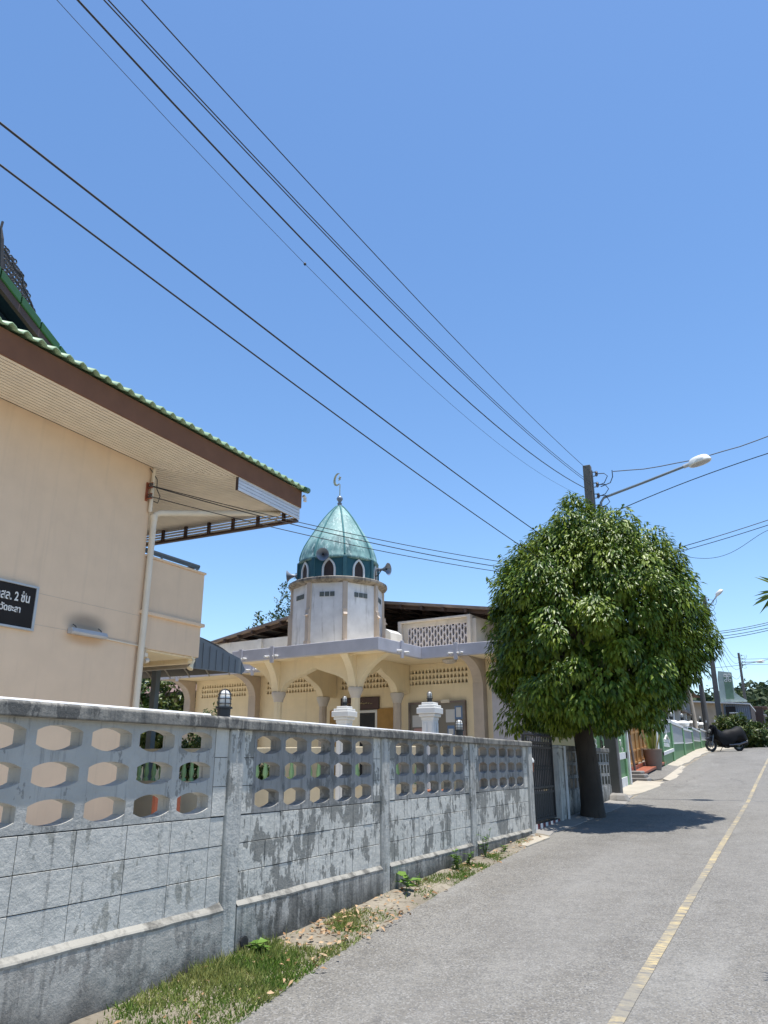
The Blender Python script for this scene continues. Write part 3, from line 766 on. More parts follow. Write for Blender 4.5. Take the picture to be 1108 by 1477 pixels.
# grey awning behind the balcony
aw = thing('awning', (-11, 12, .45), 'grey ribbed metal awning behind the peach balcony', 'awning')
mb = MB(); mb.prism([(-9.25, 10.62, 3.08), (-9.25, 12.12, 3.12), (-9.25, 12.22, 3.20), (-9.25, 12.05, 3.40), (-9.25, 10.62, 3.68)], (-.03, 0, 0))
for k in range(8):
    y = 10.75 + .19 * k; mb.box(-9.25, -9.232, y, y + .022, 3.11, 3.62 - .2 * (y - 10.62))
mb.build('skirt', M['awning'], aw)
mb = MB(); prof = bez((10.62, 3.66), (11.2, 3.62), (11.9, 3.5), (12.2, 3.16), 10)
for i in range(len(prof)):
    for x in (-9.28, -14.0): mb.v.append((x, prof[i][0], prof[i][1]))
for i in range(len(prof) - 1): mb.f.append((2*i, 2*i+1, 2*i+3, 2*i+2)); mb.m.append(0)
o = mb.build('cover', M['awn_in'], aw, recalc=False, smooth='all'); s = o.modifiers.new('thick', 'SOLIDIFY'); s.thickness = .02
mb = MB()
for k in range(9): mb.tube([(-9.6 - k * .5, q[0], q[1] - .035) for q in prof], .014, 6)
mb.build('rib', M['awn_rib'], aw)
mb = MB(); mb.box(-9.3, -14, 10.62, 10.68, 3.08, 3.16)
mb.build('edge_beam', M['awn_rib'], aw)
mb = MB(); mb.box(-11.06, -10.94, 11.62, 11.74, .3, 3.5); mb.build('post', M['steel'], aw)

# ------------------------------------------------------------------ mosque
MR = -R(5.95); MO = Vector((-8.33, 15.98, .55))
mq = thing('mosque', MO, 'cream mosque with pointed arch porch and teal domed tower', 'mosque', rz=MR)
def ML(X, Y, z):
    c, s_ = math.cos(MR), math.sin(MR); return (MO.x + X * c - Y * s_, MO.y + X * s_ + Y * c, z)
def mbuild(mb, name, mats, parent=mq, **k): return mb.build(name, mats, parent, local=True, **k)
ZC = 4.0; YW = 3.0; XL, XRR = -9.0, 2.7
# walls with breeze block vents
BELL = [(.040, -.052), (.034, -.01), (.022, .028), (.010, .046), (0, .058), (-.010, .046), (-.022, .028), (-.034, -.01), (-.040, -.052)]
mb = MB(); mb.box(XL, -2.95, YW, YW + .15, .3, 3.44); mb.box(-1.97, XRR, YW, YW + .15, .3, 3.44); mb.box(-2.95, -1.97, YW, YW + .15, 2.87, 3.44)
mb.box(XL, XRR, YW, YW + .15, 3.88, ZC)
segs = [(-8.76, 18), (-6.0, 21), (-3.22, 18), (-1.12, 18)]; pos = XL
for (x0, n) in segs:
    mb.box(pos, x0, YW, YW + .15, 3.44, 3.88); pos = x0 + n * .107
    for c in range(n):
        for r in range(3):
            mb.perf(lambda u, v, d: (u, d, v), x0 + .0535 + .107 * c, 3.44 + .0733 + .14667 * r, .0535, .07333, BELL, YW + .004, YW + .12, n=12)
mb.box(pos, XRR, YW, YW + .15, 3.44, 3.88)
mb.box(XL, XL + .15, YW + .15, 11, .3, ZC); mb.box(XRR - .15, XRR, YW + .15, 11, .3, ZC); mb.box(XL + .15, XRR - .15, 10.85, 11, .3, ZC)
mbuild(mb, 'wall', M['cream'])
mb = MB(); mb.box(XL + .16, XRR - .16, YW + .9, YW + 1.0, .3, ZC); mbuild(mb, 'dark_vent_backing', M['dark'])  # near-black sheet paints the unlit interior seen through the vents
mb = MB(); mb.box(-9.6, 2.95, 1.99, 11.6, ZC + .002, ZC + .16); mb.box(-4.5, 0, .12, 1.985, ZC + .002, ZC + .16); mbuild(mb, 'roof_slab', M['cream'])
# fascia band
mb = MB()
mb.box(-4.56, .06, -.06, .06, ZC - .005, 4.29); mb.box(-.06, .06, .062, 1.918, ZC - .005, 4.288); mb.box(-4.56, -4.44, .062, 1.918, ZC - .005, 4.288)
mb.box(-.058, 3.05, 1.92, 2.04, ZC - .005, 4.285); mb.box(-9.7, -4.442, 1.92, 2.04, ZC - .005, 4.285)
mb.box(-9.7, -9.58, 2.042, 11.6, ZC - .005, 4.28)
mbuild(mb, 'fascia', M['lavender'], bevel=.01)
# drainage brackets with two spouts each
for (X, Y, ax) in ((-3.15, -.06, 0), (-1.12 - 3.2 + .1, -.06, 0), (.06, .95, 1), (1.05, 1.92, 0), (-5.6, 1.92, 0), (-8.72, 1.92, 0)):
    mb = MB()
    if ax == 0: mb.box(X - .05, X + .05, Y - .05, Y - .003, 3.90, 4.32)
    else: mb.box(X + .003, X + .05, Y - .05, Y + .05, 3.90, 4.32)
    b = mbuild(mb, 'drain_bracket', M['lavender'], bevel=.006)
    for q in (-.17, .17):
        mb = MB()
        if ax == 0: mb.tube([(X + q, Y + .04, 4.06), (X + q, Y - .13, 4.055)], .028, 10); mb.tube([(X + q * .3, Y - .06, 4.06), (X + q, Y - .06, 4.06)], .02, 8)
        else: mb.tube([(X - .04, Y + q, 4.06), (X + .13, Y + q, 4.055)], .028, 10)
        mbuild(mb, 'spout', M['white'], b, smooth=True)
# columns
CX = (-3.46, -1.03)
for X in CX:
    for Y in (.60, 2.50):
        mb = MB(); k = 8
        mb.lathe([(.11, .3), (.11, 3.0)], (X, Y, 0), 8, a0=R(22.5)); col_ = mbuild(mb, 'column', M['pinkpil'] if Y > 1 else M['cream'])
        mb = MB(); mb.lathe([(.11, 2.98), (.125, 3.0), (.125, 3.03), (.14, 3.06), (.17, 3.14), (.185, 3.17), (.185, 3.23), (.16, 3.245)], (X, Y, 0), 16); mbuild(mb, 'capital', M['cap'], col_, smooth=True)
ZK = 3.24
def ogee(u0, u1):
    m = (u0 + u1) / 2; w = (u1 - u0) / 2
    a = bez((u0, ZK), (u0 + .10 * w, ZK + .33), (m - .45 * w, 3.56), (m, 3.78), 12)
    b = [(2 * m - p[0], p[1]) for p in a[::-1]]
    return a + b[1:]
def brkt(u_in, u_out): return bez((u_in, ZK), (u_in + (u_out - u_in) * .15, 3.62), (u_in + (u_out - u_in) * .5, 3.80), (u_out, 3.985), 10)
h = .15
pts = brkt(CX[0] - h, -4.42)[::-1] + [(CX[0] + h, ZK)] + ogee(CX[0] + h, CX[1] - h)[1:] + [(CX[1] + h, ZK)] + brkt(CX[1] + h, -.08)[1:] + [(-.08, ZC), (-4.42, ZC)]
mb = MB(); mb.prism([(p[0], .50, p[1]) for p in pts], (0, .2, 0)); mbuild(mb, 'front_arch', M['cream'])
for X in CX:
    pts = brkt(.60 - h, .07)[::-1] + [(.60 + h, ZK)] + ogee(.60 + h, 2.50 - h)[1:] + [(2.5 + h, ZK), (2.97, ZK), (2.97, ZC - .003), (.07, ZC - .003)]
    mb = MB(); mb.prism([(X - .10, p[0], p[1]) for p in pts], (.2, 0, 0)); mbuild(mb, 'side_arch', M['cream'])
# wall end pilasters with curved brackets
for X in (-9.15, -6.38, 1.18):
    mb = MB(); mb.box(X - .14, X + .14, 2.78, 2.997, .3, 3.42)
    pts = [(2.78, 3.42)] + bez((2.78, 3.42), (2.72, 3.75), (2.45, 3.9), (2.06, 3.985), 10)[1:] + [(2.06, ZC - .004), (2.995, ZC - .004), (2.995, 3.42)]
    mb.prism([(X - .13, p[0], p[1]) for p in pts], (.26, 0, 0)); mbuild(mb, 'pilaster', M['pinkpil'])
mb = MB(); mb.box(1.5, XRR, 2.9, 2.996, .3, 3.9); mbuild(mb, 'shadow_grey_slab', M['lavender'])  # grey slab colours in the shadow on the continuing wall
# ceiling dome lamp and tubes
mb = MB(); mb.lathe([(.19, 3.985), (.17, 3.93), (.10, 3.90), (.02, 3.89)], (.55, 2.5, 0), 20); mbuild(mb, 'ceiling_lamp', M['cap'], smooth=True)
mb = MB(); mb.tube([(-3.0, .22, 3.97), (-2.0, .22, 3.97)], .014, 6); mb.tube([(-1.75, .22, 3.97), (-.75, .22, 3.97)], .014, 6); mbuild(mb, 'conduit', M['cream'])
# door
mb = MB(); mb.box(-2.95, -2.88, YW - .03, YW + .1, .3, 2.87); mb.box(-2.04, -1.97, YW - .03, YW + .1, .3, 2.87); mb.box(-2.88, -2.04, YW - .03, YW + .1, 2.80, 2.868)
dr = mbuild(mb, 'door', M['white'])
mb = MB(); mb.box(-2.88, -2.04, YW + .03, YW + .05, .3, 2.80); mbuild(mb, 'pane', M['darkglass'], dr)
for (a, b) in ((-1.96, -1.38), (-3.56, -2.96)):
    mb = MB(); mb.box(a, b, YW - .05, YW - .01, .5, 2.90); mb.box(a + .05, b - .05, YW - .058, YW - .052, .6, 2.82); mbuild(mb, 'shutter', M['wood'], dr, bevel=.005)
ds = thing('door_sign', ML(-2.54, 2.95, 2.9), 'dark brown name board with pale script over the mosque door', 'sign', rz=MR)
ROOT[ds.name] = Vector((0, 0, 0))
mb = MB(); mb.box(-.62, .62, 0, .03, 0, .30); o = mb.build('board', M['maroon'], ds)
mb = MB()
for (a, b, c, d) in ((-.64, .64, -.02, 0), (-.64, .64, .30, .32), (-.64, -.62, 0, .30), (.62, .64, 0, .30)): mb.box(a, b, -.012, .034, c, d)
mb.build('frame', M['brownframe'], ds)
mb = MB(); rr = random.Random(3); x = -.42
while x < .42:
    w = rr.uniform(.03, .08); h2 = rr.uniform(-.012, .03)
    mb.tube([(x, -.006, .15 + rr.uniform(-.01, .02)), (x + w * .3, -.006, .14 + h2), (x + w * .7, -.006, .14), (x + w, -.006, .155 + h2)], .008, 5)
    if rr.random() < .4: mb.tube([(x + w*.5, -.006, .20), (x + w*.5 + .01, -.006, .205)], .007, 5)
    x += w + rr.choice((.0, .0, .03))
mb.build('lettering', M['gold'], ds)
# notice board
nb = thing('notice_board', ML(-.1, 2.9, 2.1), 'glass fronted notice board with papers on the mosque wall', 'notice board', rz=MR); ROOT[nb.name] = Vector((0, 0, 0))
mb = MB(); mb.box(-.80, .80, .05, .09, -.1, .86); mb.build('backing', M['boardglass'], nb)
mb = MB()
for (a, b, c, d) in ((-.84, .84, .86, .91), (-.84, .84, -.15, -.1), (-.84, -.80, -.1, .86), (.80, .84, -.1, .86), (-.03, .03, -.1, .86)): mb.box(a, b, 0, .095, c, d)
mb.build('frame', M['sheet'], nb)
for (a, b, c, d, mt) in ((-.74, -.36, .28, .58, 'paper'), (-.70, -.10, .03, .25, 'pinkpaper'), (.26, .52, .38, .70, 'paper'), (.52, .74, .45, .78, 'bluepaper'), (.30, .50, .0, .30, 'bluepaper'), (.55, .76, .0, .36, 'pinkpaper'), (.33, .47, .08, .22, 'paper'), (.56, .70, .50, .74, 'paper')):
    mb = MB(); k = .044 if mt == 'paper' and b - a < .16 else .0465
    mb.box(a, b, k - .0015, k + .0015, c, d); mb.build('notice', M[mt], nb)
mb = MB(); mb.box(.18, .42, -.06, .0, .86, .94); mb.build('lamp', M['pvc'], nb)
# roof parapets with hexagon lattice
def lattice(mb, x0, x1, z0, z1, Y, cw=.088, chh=.24):
    nx = int(round((x1 - x0) / cw)); cw = (x1 - x0) / nx
    for c in range(nx):
        cx = x0 + cw * (c + .5); off = 0 if c % 2 else -chh / 2; z = z0 + off
        while z < z1 - .001:
            a, b = max(z, z0), min(z + chh, z1)
            if b - a > chh * .6:
                hx, hz = cw * .5, (b - a) / 2
                ol = [(hx * .66, -hz * .45), (hx * .66, hz * .45), (hx * .2, hz * .88), (-hx * .2, hz * .88), (-hx * .66, hz * .45), (-hx * .66, -hz * .45), (-hx * .2, -hz * .88), (hx * .2, -hz * .88)]
                mb.perf(lambda u, v, d: (u, d, v), cx, (a + b) / 2, hx, hz, ol, Y, Y + .08, n=8)
            elif b - a > .03:
                hx, hz = cw * .5, (b - a) / 2; up = z < z0
                ol = [(hx * .72, -hz * .9), (hx * .72, -hz * .2), (0, hz * .75), (-hx * .72, -hz * .2), (-hx * .72, -hz * .9)]
                if not up: ol = [(x, -y) for x, y in ol]
                mb.perf(lambda u, v, d: (u, d, v), cx, (a + b) / 2, hx, hz, ol, Y, Y + .08, n=8)
            z += chh
px0, px1 = -1.24, .98
mb = MB(); mb.box(px0, px0 + .10, 2.88, 3.12, 4.162, 5.19); mb.box(px1 - .10, px1, 2.88, 3.12, 4.162, 5.19); mb.box(px0 + .10, px1 - .10, 2.88, 3.12, 5.13, 5.19)
mb.box(px0 + .1, px1 - .1, 2.99, 3.08, 5.0, 5.13); mb.box(px0 + .1, px0 + .26, 2.99, 3.08, 4.162, 5.0); mb.box(px1 - .16, px1 - .1, 2.99, 3.08, 4.162, 5.0)
mb.box(px1 - .1, px1, 3.12, 7.5, 4.162, 5.185); mb.box(px1 - .02, px1 + .10, 3.0, 3.5, 4.162, 5.1)
pr = mbuild(mb, 'roof_parapet', M['parapet'], bevel=.008)
mb = MB(); lattice(mb, px0 + .26, px1 - .16, 4.20, 5.0, 3.0); mbuild(mb, 'lattice', M['lavender'], pr)
mb = MB(); mb.box(-9.5, -4.0, 3.0, 3.1, 4.62, 5.15); mb.box(-9.6, -9.5, 2.9, 3.2, 4.162, 5.2); mb.box(-6.4, -6.25, 2.93, 2.998, 4.162, 5.15); pl = mbuild(mb, 'roof_parapet', M['white_st'])
mb = MB(); lattice(mb, -9.5, -4.0, 4.20, 4.62, 3.0, .14, .21); mbuild(mb, 'lattice', M['white_st'], pl)
# upper roof: gable with overhang
RX, RZ, RS = -3.15, 6.05, .157
mb = MB(); rf = mb
for sgn, ext in ((1, 6.0), (-1, 5.2)):
    k0 = 0
    mb.prism([(RX, 2.85, RZ), (RX + sgn * ext, 2.85, RZ - RS * ext), (RX + sgn * ext, 2.85, RZ - RS * ext - .07), (RX, 2.85, RZ - .07)], (0, 8.6, 0))
rfo = mbuild(mb, 'upper_roof', M['sheet'])
mb = MB()
for sgn, ext in ((1, 6.0), (-1, 5.2)):
    for k in range(8):
        y = 3.0 + 1.0 * k
        mb.prism([(RX, y, RZ - .073), (RX + sgn * ext * .97, y, RZ - RS * ext * .97 - .073), (RX + sgn * ext * .97, y, RZ - RS * ext * .97 - .17), (RX, y, RZ - .17)], (0, .08, 0))
    for k in range(1, 9):
        e = ext * k / 9; mb.box(RX + sgn * e - .03, RX + sgn * e + .03, 2.86, 11.3, RZ - RS * e - .145 - .03, RZ - RS * e - .078)
mbuild(mb, 'rafter', M['roofunder'], rfo)
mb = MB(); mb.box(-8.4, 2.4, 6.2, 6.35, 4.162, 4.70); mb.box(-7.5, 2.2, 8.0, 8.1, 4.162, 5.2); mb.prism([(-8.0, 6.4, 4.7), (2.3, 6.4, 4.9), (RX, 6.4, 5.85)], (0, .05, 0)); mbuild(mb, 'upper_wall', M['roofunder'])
# small step wall beside the tower
mb = MB(); mb.prism([(-4.0, 1.9, 4.162), (-3.72, 1.9, 4.162), (-3.72, 1.9, 5.40), (-3.83, 1.9, 5.33), (-3.86, 1.9, 4.6)], (0, 1.0, 0)); mbuild(mb, 'step_wall', M['cream'])
mb = MB(); mb.prism([(-1.2, 2.2, 4.162), (-1.0, 2.2, 4.162), (-1.05, 2.2, 4.80), (-1.2, 2.2, 4.9)], (0, .6, 0)); mbuild(mb, 'step_wall', M['white_st'])
# tower
TX, TY, TR = -2.43, 1.70, 1.25
tw = MB(); tw.lathe([(TR, 4.162), (TR, 6.02)], (TX, TY, 0), 8, 0, a0=R(0)); tower = mbuild(tw, 'tower', M['tower'])
def tp(r, ang, z): return (TX + r * math.cos(ang), TY + r * math.sin(ang), z)
for k in range(8):
    mb = MB(); a = k * math.pi / 4
    for (z0, z1, rad, wd) in ((5.28, 6.0, .035, .06), (4.45, 5.26, .075, .055), (4.163, 4.45, .10, .065)):
        t = Vector((-math.sin(a), math.cos(a), 0)); o_ = Vector((math.cos(a), math.sin(a), 0)); c = Vector((TX, TY, 0))
        p = [c + o_ * (TR - .06) + t * wd, c + o_ * (TR - .06) - t * wd, c + o_ * (TR + rad) - t * wd, c + o_ * (TR + rad) + t * wd]
        mb.prism([(q.x, q.y, z0) for q in p], (0, 0, z1 - z0))
    # flared shoulder and foot
    for (za, zb, ra, rb) in ((5.10, 5.30, .13, .035), (4.163, 4.48, .21, .075)):
        s0 = c + o_ * (TR - .05); mb.prism([tuple(s0 - t * .05 + Vector((0, 0, za))), tuple(c + o_ * (TR + ra) - t * .05 + Vector((0, 0, za))), tuple(c + o_ * (TR + ra * .6 + rb * .4 - .02) - t * .05 + Vector((0, 0, za + (zb - za) * .35))), tuple(c + o_ * (TR + rb) - t * .05 + Vector((0, 0, zb))), tuple(s0 - t * .05 + Vector((0, 0, zb)))], tuple(t * .1))
    mbuild(mb, 'buttress', M['pinkpil'], tower)
for k in range(8):
    a = (k + .5) * math.pi / 4; o_ = Vector((math.cos(a), math.sin(a), 0)); t = Vector((-math.sin(a), math.cos(a), 0)); c = Vector((TX, TY, 0)) + o_ * (TR * math.cos(math.pi / 8))
    mb = MB()
    for q in (-.14, 0, .14):
        pc = c + t * q; mb.prism([tuple(pc + t * u + Vector((0, 0, z)) + o_ * .004) for u, z in ((-.058, 5.60), (.058, 5.60), (.058, 5.72), (-.058, 5.72))], tuple(o_ * .012))
    mbuild(mb, 'air_vent', M['darkvent'], tower)
mb = MB(); mb.lathe([(1.24, 5.96), (1.33, 6.0), (1.355, 6.03), (1.355, 6.085), (1.31, 6.11), (.6, 6.12)], (TX, TY, 0), 40); mbuild(mb, 'cornice', M['cornice'], tower, smooth=True)
DR = 1.11
mb = MB(); mb.lathe([(DR, 6.10), (DR, 6.70)], (TX, TY, 0), 8, cap=False)
for k in range(8):
    a = k * math.pi / 4; t = Vector((-math.sin(a), math.cos(a), 0)); o_ = Vector((math.cos(a), math.sin(a), 0)); c = Vector((TX, TY, 0))
    p = [c + o_ * (DR - .05) + t * .05, c + o_ * (DR - .05) - t * .05, c + o_ * (DR + .03) - t * .05, c + o_ * (DR + .03) + t * .05]
    mb.prism([(q.x, q.y, 6.11) for q in p], (0, 0, .58))
drum = mbuild(mb, 'drum', M['teal'])
for k in range(8):
    a = (k + .5) * math.pi / 4; o_ = Vector((math.cos(a), math.sin(a), 0)); t = Vector((-math.sin(a), math.cos(a), 0)); c = Vector((TX, TY, 0)) + o_ * (DR * math.cos(math.pi / 8))
    def arch(w, z0, zs, zt): 
        l = bez((-w, zs), (-w, zs + (zt - zs) * .5), (-w * .45, zt - (zt - zs) * .2), (0, zt), 8)
        return [(-w, z0)] + l + [(-p[0], p[1]) for p in l[::-1][1:]] + [(w, z0)]
    oo = arch(.185, 6.115, 6.35, 6.665); ii = arch(.135, 6.116, 6.35, 6.605)
    mb = MB(); P = lambda u, z, d: tuple(c + t * u + o_ * d + Vector((0, 0, z)))
    n = len(oo)
    mb.add([P(u, z, .035) for u, z in oo] + [P(u, z, .035) for u, z in ii] + [P(u, z, -.01) for u, z in oo] + [P(u, z, -.01) for u, z in ii],
           [(i, i+1, n+i+1, n+i) for i in range(n-1)] + [(i, 2*n+i, 2*n+i+1, i+1) for i in range(n-1)] + [(n+i, n+i+1, 3*n+i+1, 3*n+i) for i in range(n-1)])
    wf = mbuild(mb, 'window', M['white'], drum)
    mb = MB(); mb.add([P(u, z, .004) for u, z in ii], [tuple(range(n))]); mbuild(mb, 'opening', M['roofunder'], drum, recalc=False)
DP = [(1.10, -.03), (1.12, 0), (1.075, .05), (1.06, .14), (1.02, .25), (.955, .38), (.875, .50), (.785, .62), (.67, .77), (.555, .92), (.435, 1.06), (.30, 1.20), (.175, 1.31), (.085, 1.38)]
DP = [(r, z * 1.25) for r, z in DP]
mb = MB(); mb.lathe([(r, 6.70 + z) for r, z in DP], (TX, TY, 0), 48); dome = mbuild(mb, 'dome', M['dome'], smooth='all')
mb = MB()
for k in range(8):
    a = k * math.pi / 4; mb.tube([tp(r + .004, a, 6.70 + z) for r, z in DP[2:]], .026, 6)
mbuild(mb, 'rib', M['rib'], dome, smooth=True)
mb = MB(); mb.lathe([(r, z + .19) for r, z in [(.10, 8.20), (.105, 8.24), (.05, 8.28), (.07, 8.32), (.04, 8.36), (.05, 8.39), (.085, 8.44), (.09, 8.48), (.06, 8.53), (.02, 8.56)]], (TX, TY, 0), 16)
fin = mbuild(mb, 'finial', M['horn'], dome, smooth=True)
mb = MB(); mb.tube([(TX, TY, 8.72), (TX, TY, 9.1)], .013, 8)
VX, VZ = Vector((math.cos(R(-20)), math.sin(R(-20)), 0)), Vector((0, 0, 1)); cc_ = Vector((TX - .07, TY, 9.27)) - VX * .04; dep = VX.cross(VZ)
oc, ic = [], []
for i in range(25):
    a = R(58 + 270 * i / 24); a_ = R(58) + R(244) * i / 24
    oc.append(cc_ + VX * .19 * math.cos(a_) + VZ * .19 * math.sin(a_))
    ic.append(cc_ + VX * (.045 + .155 * math.cos(a_ + (a_ - R(180)) * .0)) + VZ * .158 * math.sin(a_))
mb.prism([tuple(p - dep * .012) for p in oc] + [tuple(p - dep * .012) for p in ic[::-1][1:-1]], tuple(dep * .024))
st = cc_ + VX * .12 + VZ * .0
mb.prism([tuple(st + VX * r * math.sin(R(36 * k)) + VZ * r * math.cos(R(36 * k)) - dep * .01) for k in range(10) for r in [(.078 if k % 2 == 0 else .032)]], tuple(dep * .02))
mbuild(mb, 'crescent', M['gold'], fin)

def horn(loc, dirv, label):
    t = thing('loudspeaker', loc, label, 'loudspeaker', 'horn loudspeakers round the dome'); d = Vector(dirv).normalized(); q = d.to_track_quat('Z', 'Y').to_matrix()
    mb = MB(); mb.lathe([(.05, -.34), (.052, -.26), (.035, -.24), (.035, -.18), (.06, -.12), (.105, -.05), (.165, .0), (.172, .01), (.165, .012), (.10, -.04), (.05, -.10), (.02, -.11)], loc, 24, 0, q); mb.build('horn', M['horn'], t, smooth=True)
    mb = MB(); mb.lathe([(.012, -.12), (.03, -.08), (.026, -.04), (.01, -.025)], loc, 12, 0, q); mb.build('driver', M['black'], t, smooth=True)
    mb = MB(); p = Vector(loc) - d * .2; mb.tube([p, p - Vector((0, 0, .16)) - d * .12, p - Vector((0, 0, .20)) - d * .3], .014, 6); mb.build('bracket', M['black'], t)
cam_dir = Vector((9.9, -17.2, -5.0))
horn(ML(TX + .38, TY - 1.22, 6.70), (.35, -.9, -.22), 'grey horn loudspeaker facing the road, in front of the dome')
horn(ML(TX - 1.36, TY - .55, 6.46), (-.95, -.45, -.06), 'grey horn loudspeaker on the balcony side of the dome')
horn(ML(TX + 1.38, TY + .40, 6.50), (.95, -.05, -.05), 'grey horn loudspeaker on the tree side of the dome')

# ------------------------------------------------------------------ inner balustrade
YB = 11.2
bf = thing('balustrade', (-6.8, YB, .42), 'cream balustrade with green balusters behind the grey wall', 'fence')
mb = MB(); mb.box(-12.6, -5.0, YB - .07, YB + .07, .2, 1.14); mb.box(-12.6, -5.0, YB - .10, YB + .10, 1.14, 1.19); mb.build('base_wall', M['cream_dirty'], bf)
mb = MB(); mb.box(-12.6, -5.0, YB - .09, YB + .09, 1.60, 1.74); mb.build('rail', M['cream_dirty'], bf, bevel=.012)
bmb = MB(); bmb.lathe([(.045, 1.19), (.045, 1.22), (.025, 1.25), (.042, 1.31), (.045, 1.35), (.026, 1.45), (.03, 1.50), (.05, 1.52), (.03, 1.54), (.05, 1.57), (.05, 1.60)], (-12.5, YB, 0), 12)
b0 = bmb.build('baluster', M['balgreen'], bf, smooth=True)
for k in range(1, 43):
    X = .175 * k
    if abs(-12.5 + X + 6.42) < .2: continue
    c = b0.copy(); COL.objects.link(c); c.parent = bf; c.location = (X, 0, 0)
def white_pillar(loc, ztop, label, grp, w=.095, capw=.155, zb=None, lamp=None):
    x, y, z = loc; t = thing('gate_pillar', loc, label, 'pillar', grp)
    mb = MB(); mb.box(x - w, x + w, y - w, y + w, z - .2, ztop - .26)
    for q in (-.07, .015): mb.box(x + w + .001, x + w + .012, y + q, y + q + .06, z + .1, ztop - .3); mb.box(x + q, x + q + .06, y - w - .012, y - w - .001, z + .1, ztop - .3)
    mb.build('shaft', M['white'], t, bevel=.008)
    mb = MB()
    for (a, b, c) in ((.16, -.26, -.215), (.20, -.213, -.17), (.24, -.168, -.08), (.205, -.078, -.04), (.15, -.038, 0)):
        a *= capw / .24; mb.box(x - a, x + a, y - a, y + a, ztop + b, ztop + c)
    mb.build('pillar_cap', M['white'], t, bevel=.008)
    return t
for (x, y, lab, l2) in ((-4.86, 11.05, 'white fluted pillar with stepped cap in front of the notice board', 'small caged lamp on the pillar before the notice board'), (-6.44, 11.20, 'white fluted pillar with stepped cap in front of the mosque door', 'small caged lamp on the pillar before the mosque door')):
    white_pillar((x, y, .42), 2.37, lab, 'white pillars of the mosque forecourt'); caged_lamp((x, y, 2.37), l2, 'small lamps on the forecourt pillars', .62)
# things seen through the openings
t = thing('planter', (-4.35, 10.2, .4), 'terracotta jar standing behind the grey wall near the forecourt gate', 'pot')
mb = MB(); mb.lathe([(.18, .38), (.30, .55), (.36, .8), (.33, 1.0), (.24, 1.1), (.27, 1.14), (.25, 1.15)], (-4.35, 10.2, 0), 20); mb.build('jar', M['terracotta'], t, smooth=True)
def shrub(loc, r, h, label, name='shrub', mat='leaf_bush', n=380, ll=.10, lw=.045, seed=1, cat='shrub', grp=None, stems=6, per=9):
    t = thing(name, loc, label, cat, grp); rng = random.Random(seed); mb = MB(); x, y, z = loc
    for k in range(stems):
        a = rng.random() * 6.28; q = rng.uniform(.3, .8) * r
        mb.tube([(x, y, z - .05), (x + math.cos(a) * q * .4, y + math.sin(a) * q * .4, z + h * .4), (x + math.cos(a) * q, y + math.sin(a) * q, z + h * rng.uniform(.6, .9))], [.022, .014, .006], 6)
    mb.build('stem', M['bark'], t)
    rf = lambda d: (1 / ((d.x / r) ** 2 + (d.y / r) ** 2 + (d.z / (h * .5)) ** 2)) ** .5
    V, F = crown_leaves((x, y, z + h * .55), rf, n, per, ll, lw, .4, .6, seed, .08, .25)
    np_mesh('foliage', V, F, M[mat], t)
    return t
shrub((-10.3, 12.6, .45), .6, 2.0, 'leafy green shrub in the yard beyond the peach building', seed=21, mat='leaf_bush', n=450)
shrub((-8.6, 11.9, .45), .45, 1.0, 'low green shrub behind the balustrade near the awning', seed=22, n=300)
# red brown sheet leaning
mb = MB(); mb.box(-6.95, -6.90, 7.5, 7.95, .3, 1.25)
tag(mb.build('metal_panel', M['redbrown'], origin=(-6.9, 7.8, .3), bevel=.005), 'red brown panel standing in the yard behind the first bay', 'panel')
t = thing('drying_rack', (-6.6, 8.3, .3), 'grey tube rack standing in the yard behind the grey wall', 'rack')
mb = MB(); mb.tube([(-6.5, 8.2, .3), (-6.5, 8.2, 1.75)], .02, 8); mb.tube([(-6.5, 8.6, .3), (-6.5, 8.6, 1.75)], .02, 8); mb.build('leg', M['steel'], t)
mb = MB(); mb.tube([(-6.5, 8.2, 1.74), (-6.5, 8.6, 1.74)], .02, 8); mb.tube([(-6.5, 8.2, 1.0), (-6.5, 8.6, .55)], .015, 8); mb.build('crossbar', M['steel'], t)

# ------------------------------------------------------------------ street gate and wall behind the tree
gt = thing('sliding_gate', (-3.79, 13.0, .45), 'black steel sliding gate of twisted bars beside the grey wall', 'gate')
g0, g1 = 12.22, 13.84; zb = .62
mb = MB()
for z in (zb, 1.02, 1.10, 1.72, 1.80): mb.box(-3.81, -3.775, g0, g1, z, z + .035)
for y in (g0, g1 - .05): mb.box(-3.815, -3.77, y, y + .05, zb, 1.93)
mb.build('frame', M['blacksteel'], gt)
mb = MB(); n = 15
for k in range(n):
    y = g0 + .09 + (g1 - g0 - .18) * k / (n - 1)
    mb.tube([(-3.792, y, zb), (-3.792, y, 1.90)], .011, 6); mb.lathe([(.001, 1.99), (.022, 1.93), (.008, 1.90)], (-3.792, y, 0), 6)
    if k < n - 1:
        for zz in (1.06, 1.76, 1.42):
            mb.tube([(-3.792, y + .057 + .032 * math.cos(q * .7854), zz + .032 * math.sin(q * .7854)) for q in range(9)], .006, 5, cap=False)
mb.build('bars', M['blacksteel'], gt)
mb = MB(); mb.box(-3.805, -3.79, g0 + .05, g1 - .05, .655, 1.02); mb.build('kick_panel', M['blacksteel'], gt)
mb = MB(); mb.box(-3.83, -3.815, g0 + .05, g1 - .05, 1.10, 1.72); mb.build('back_sheet', M['sheet'], gt)
mb = MB(); mb.box(-3.90, -3.72, 12.2, 13.86, .2, .60); tk = mb.build('tiled_sill', M['blacksteel'], origin=(-3.8, 13, .2)); tag(tk, 'low sill of red and white squares under the black gate', 'sill')
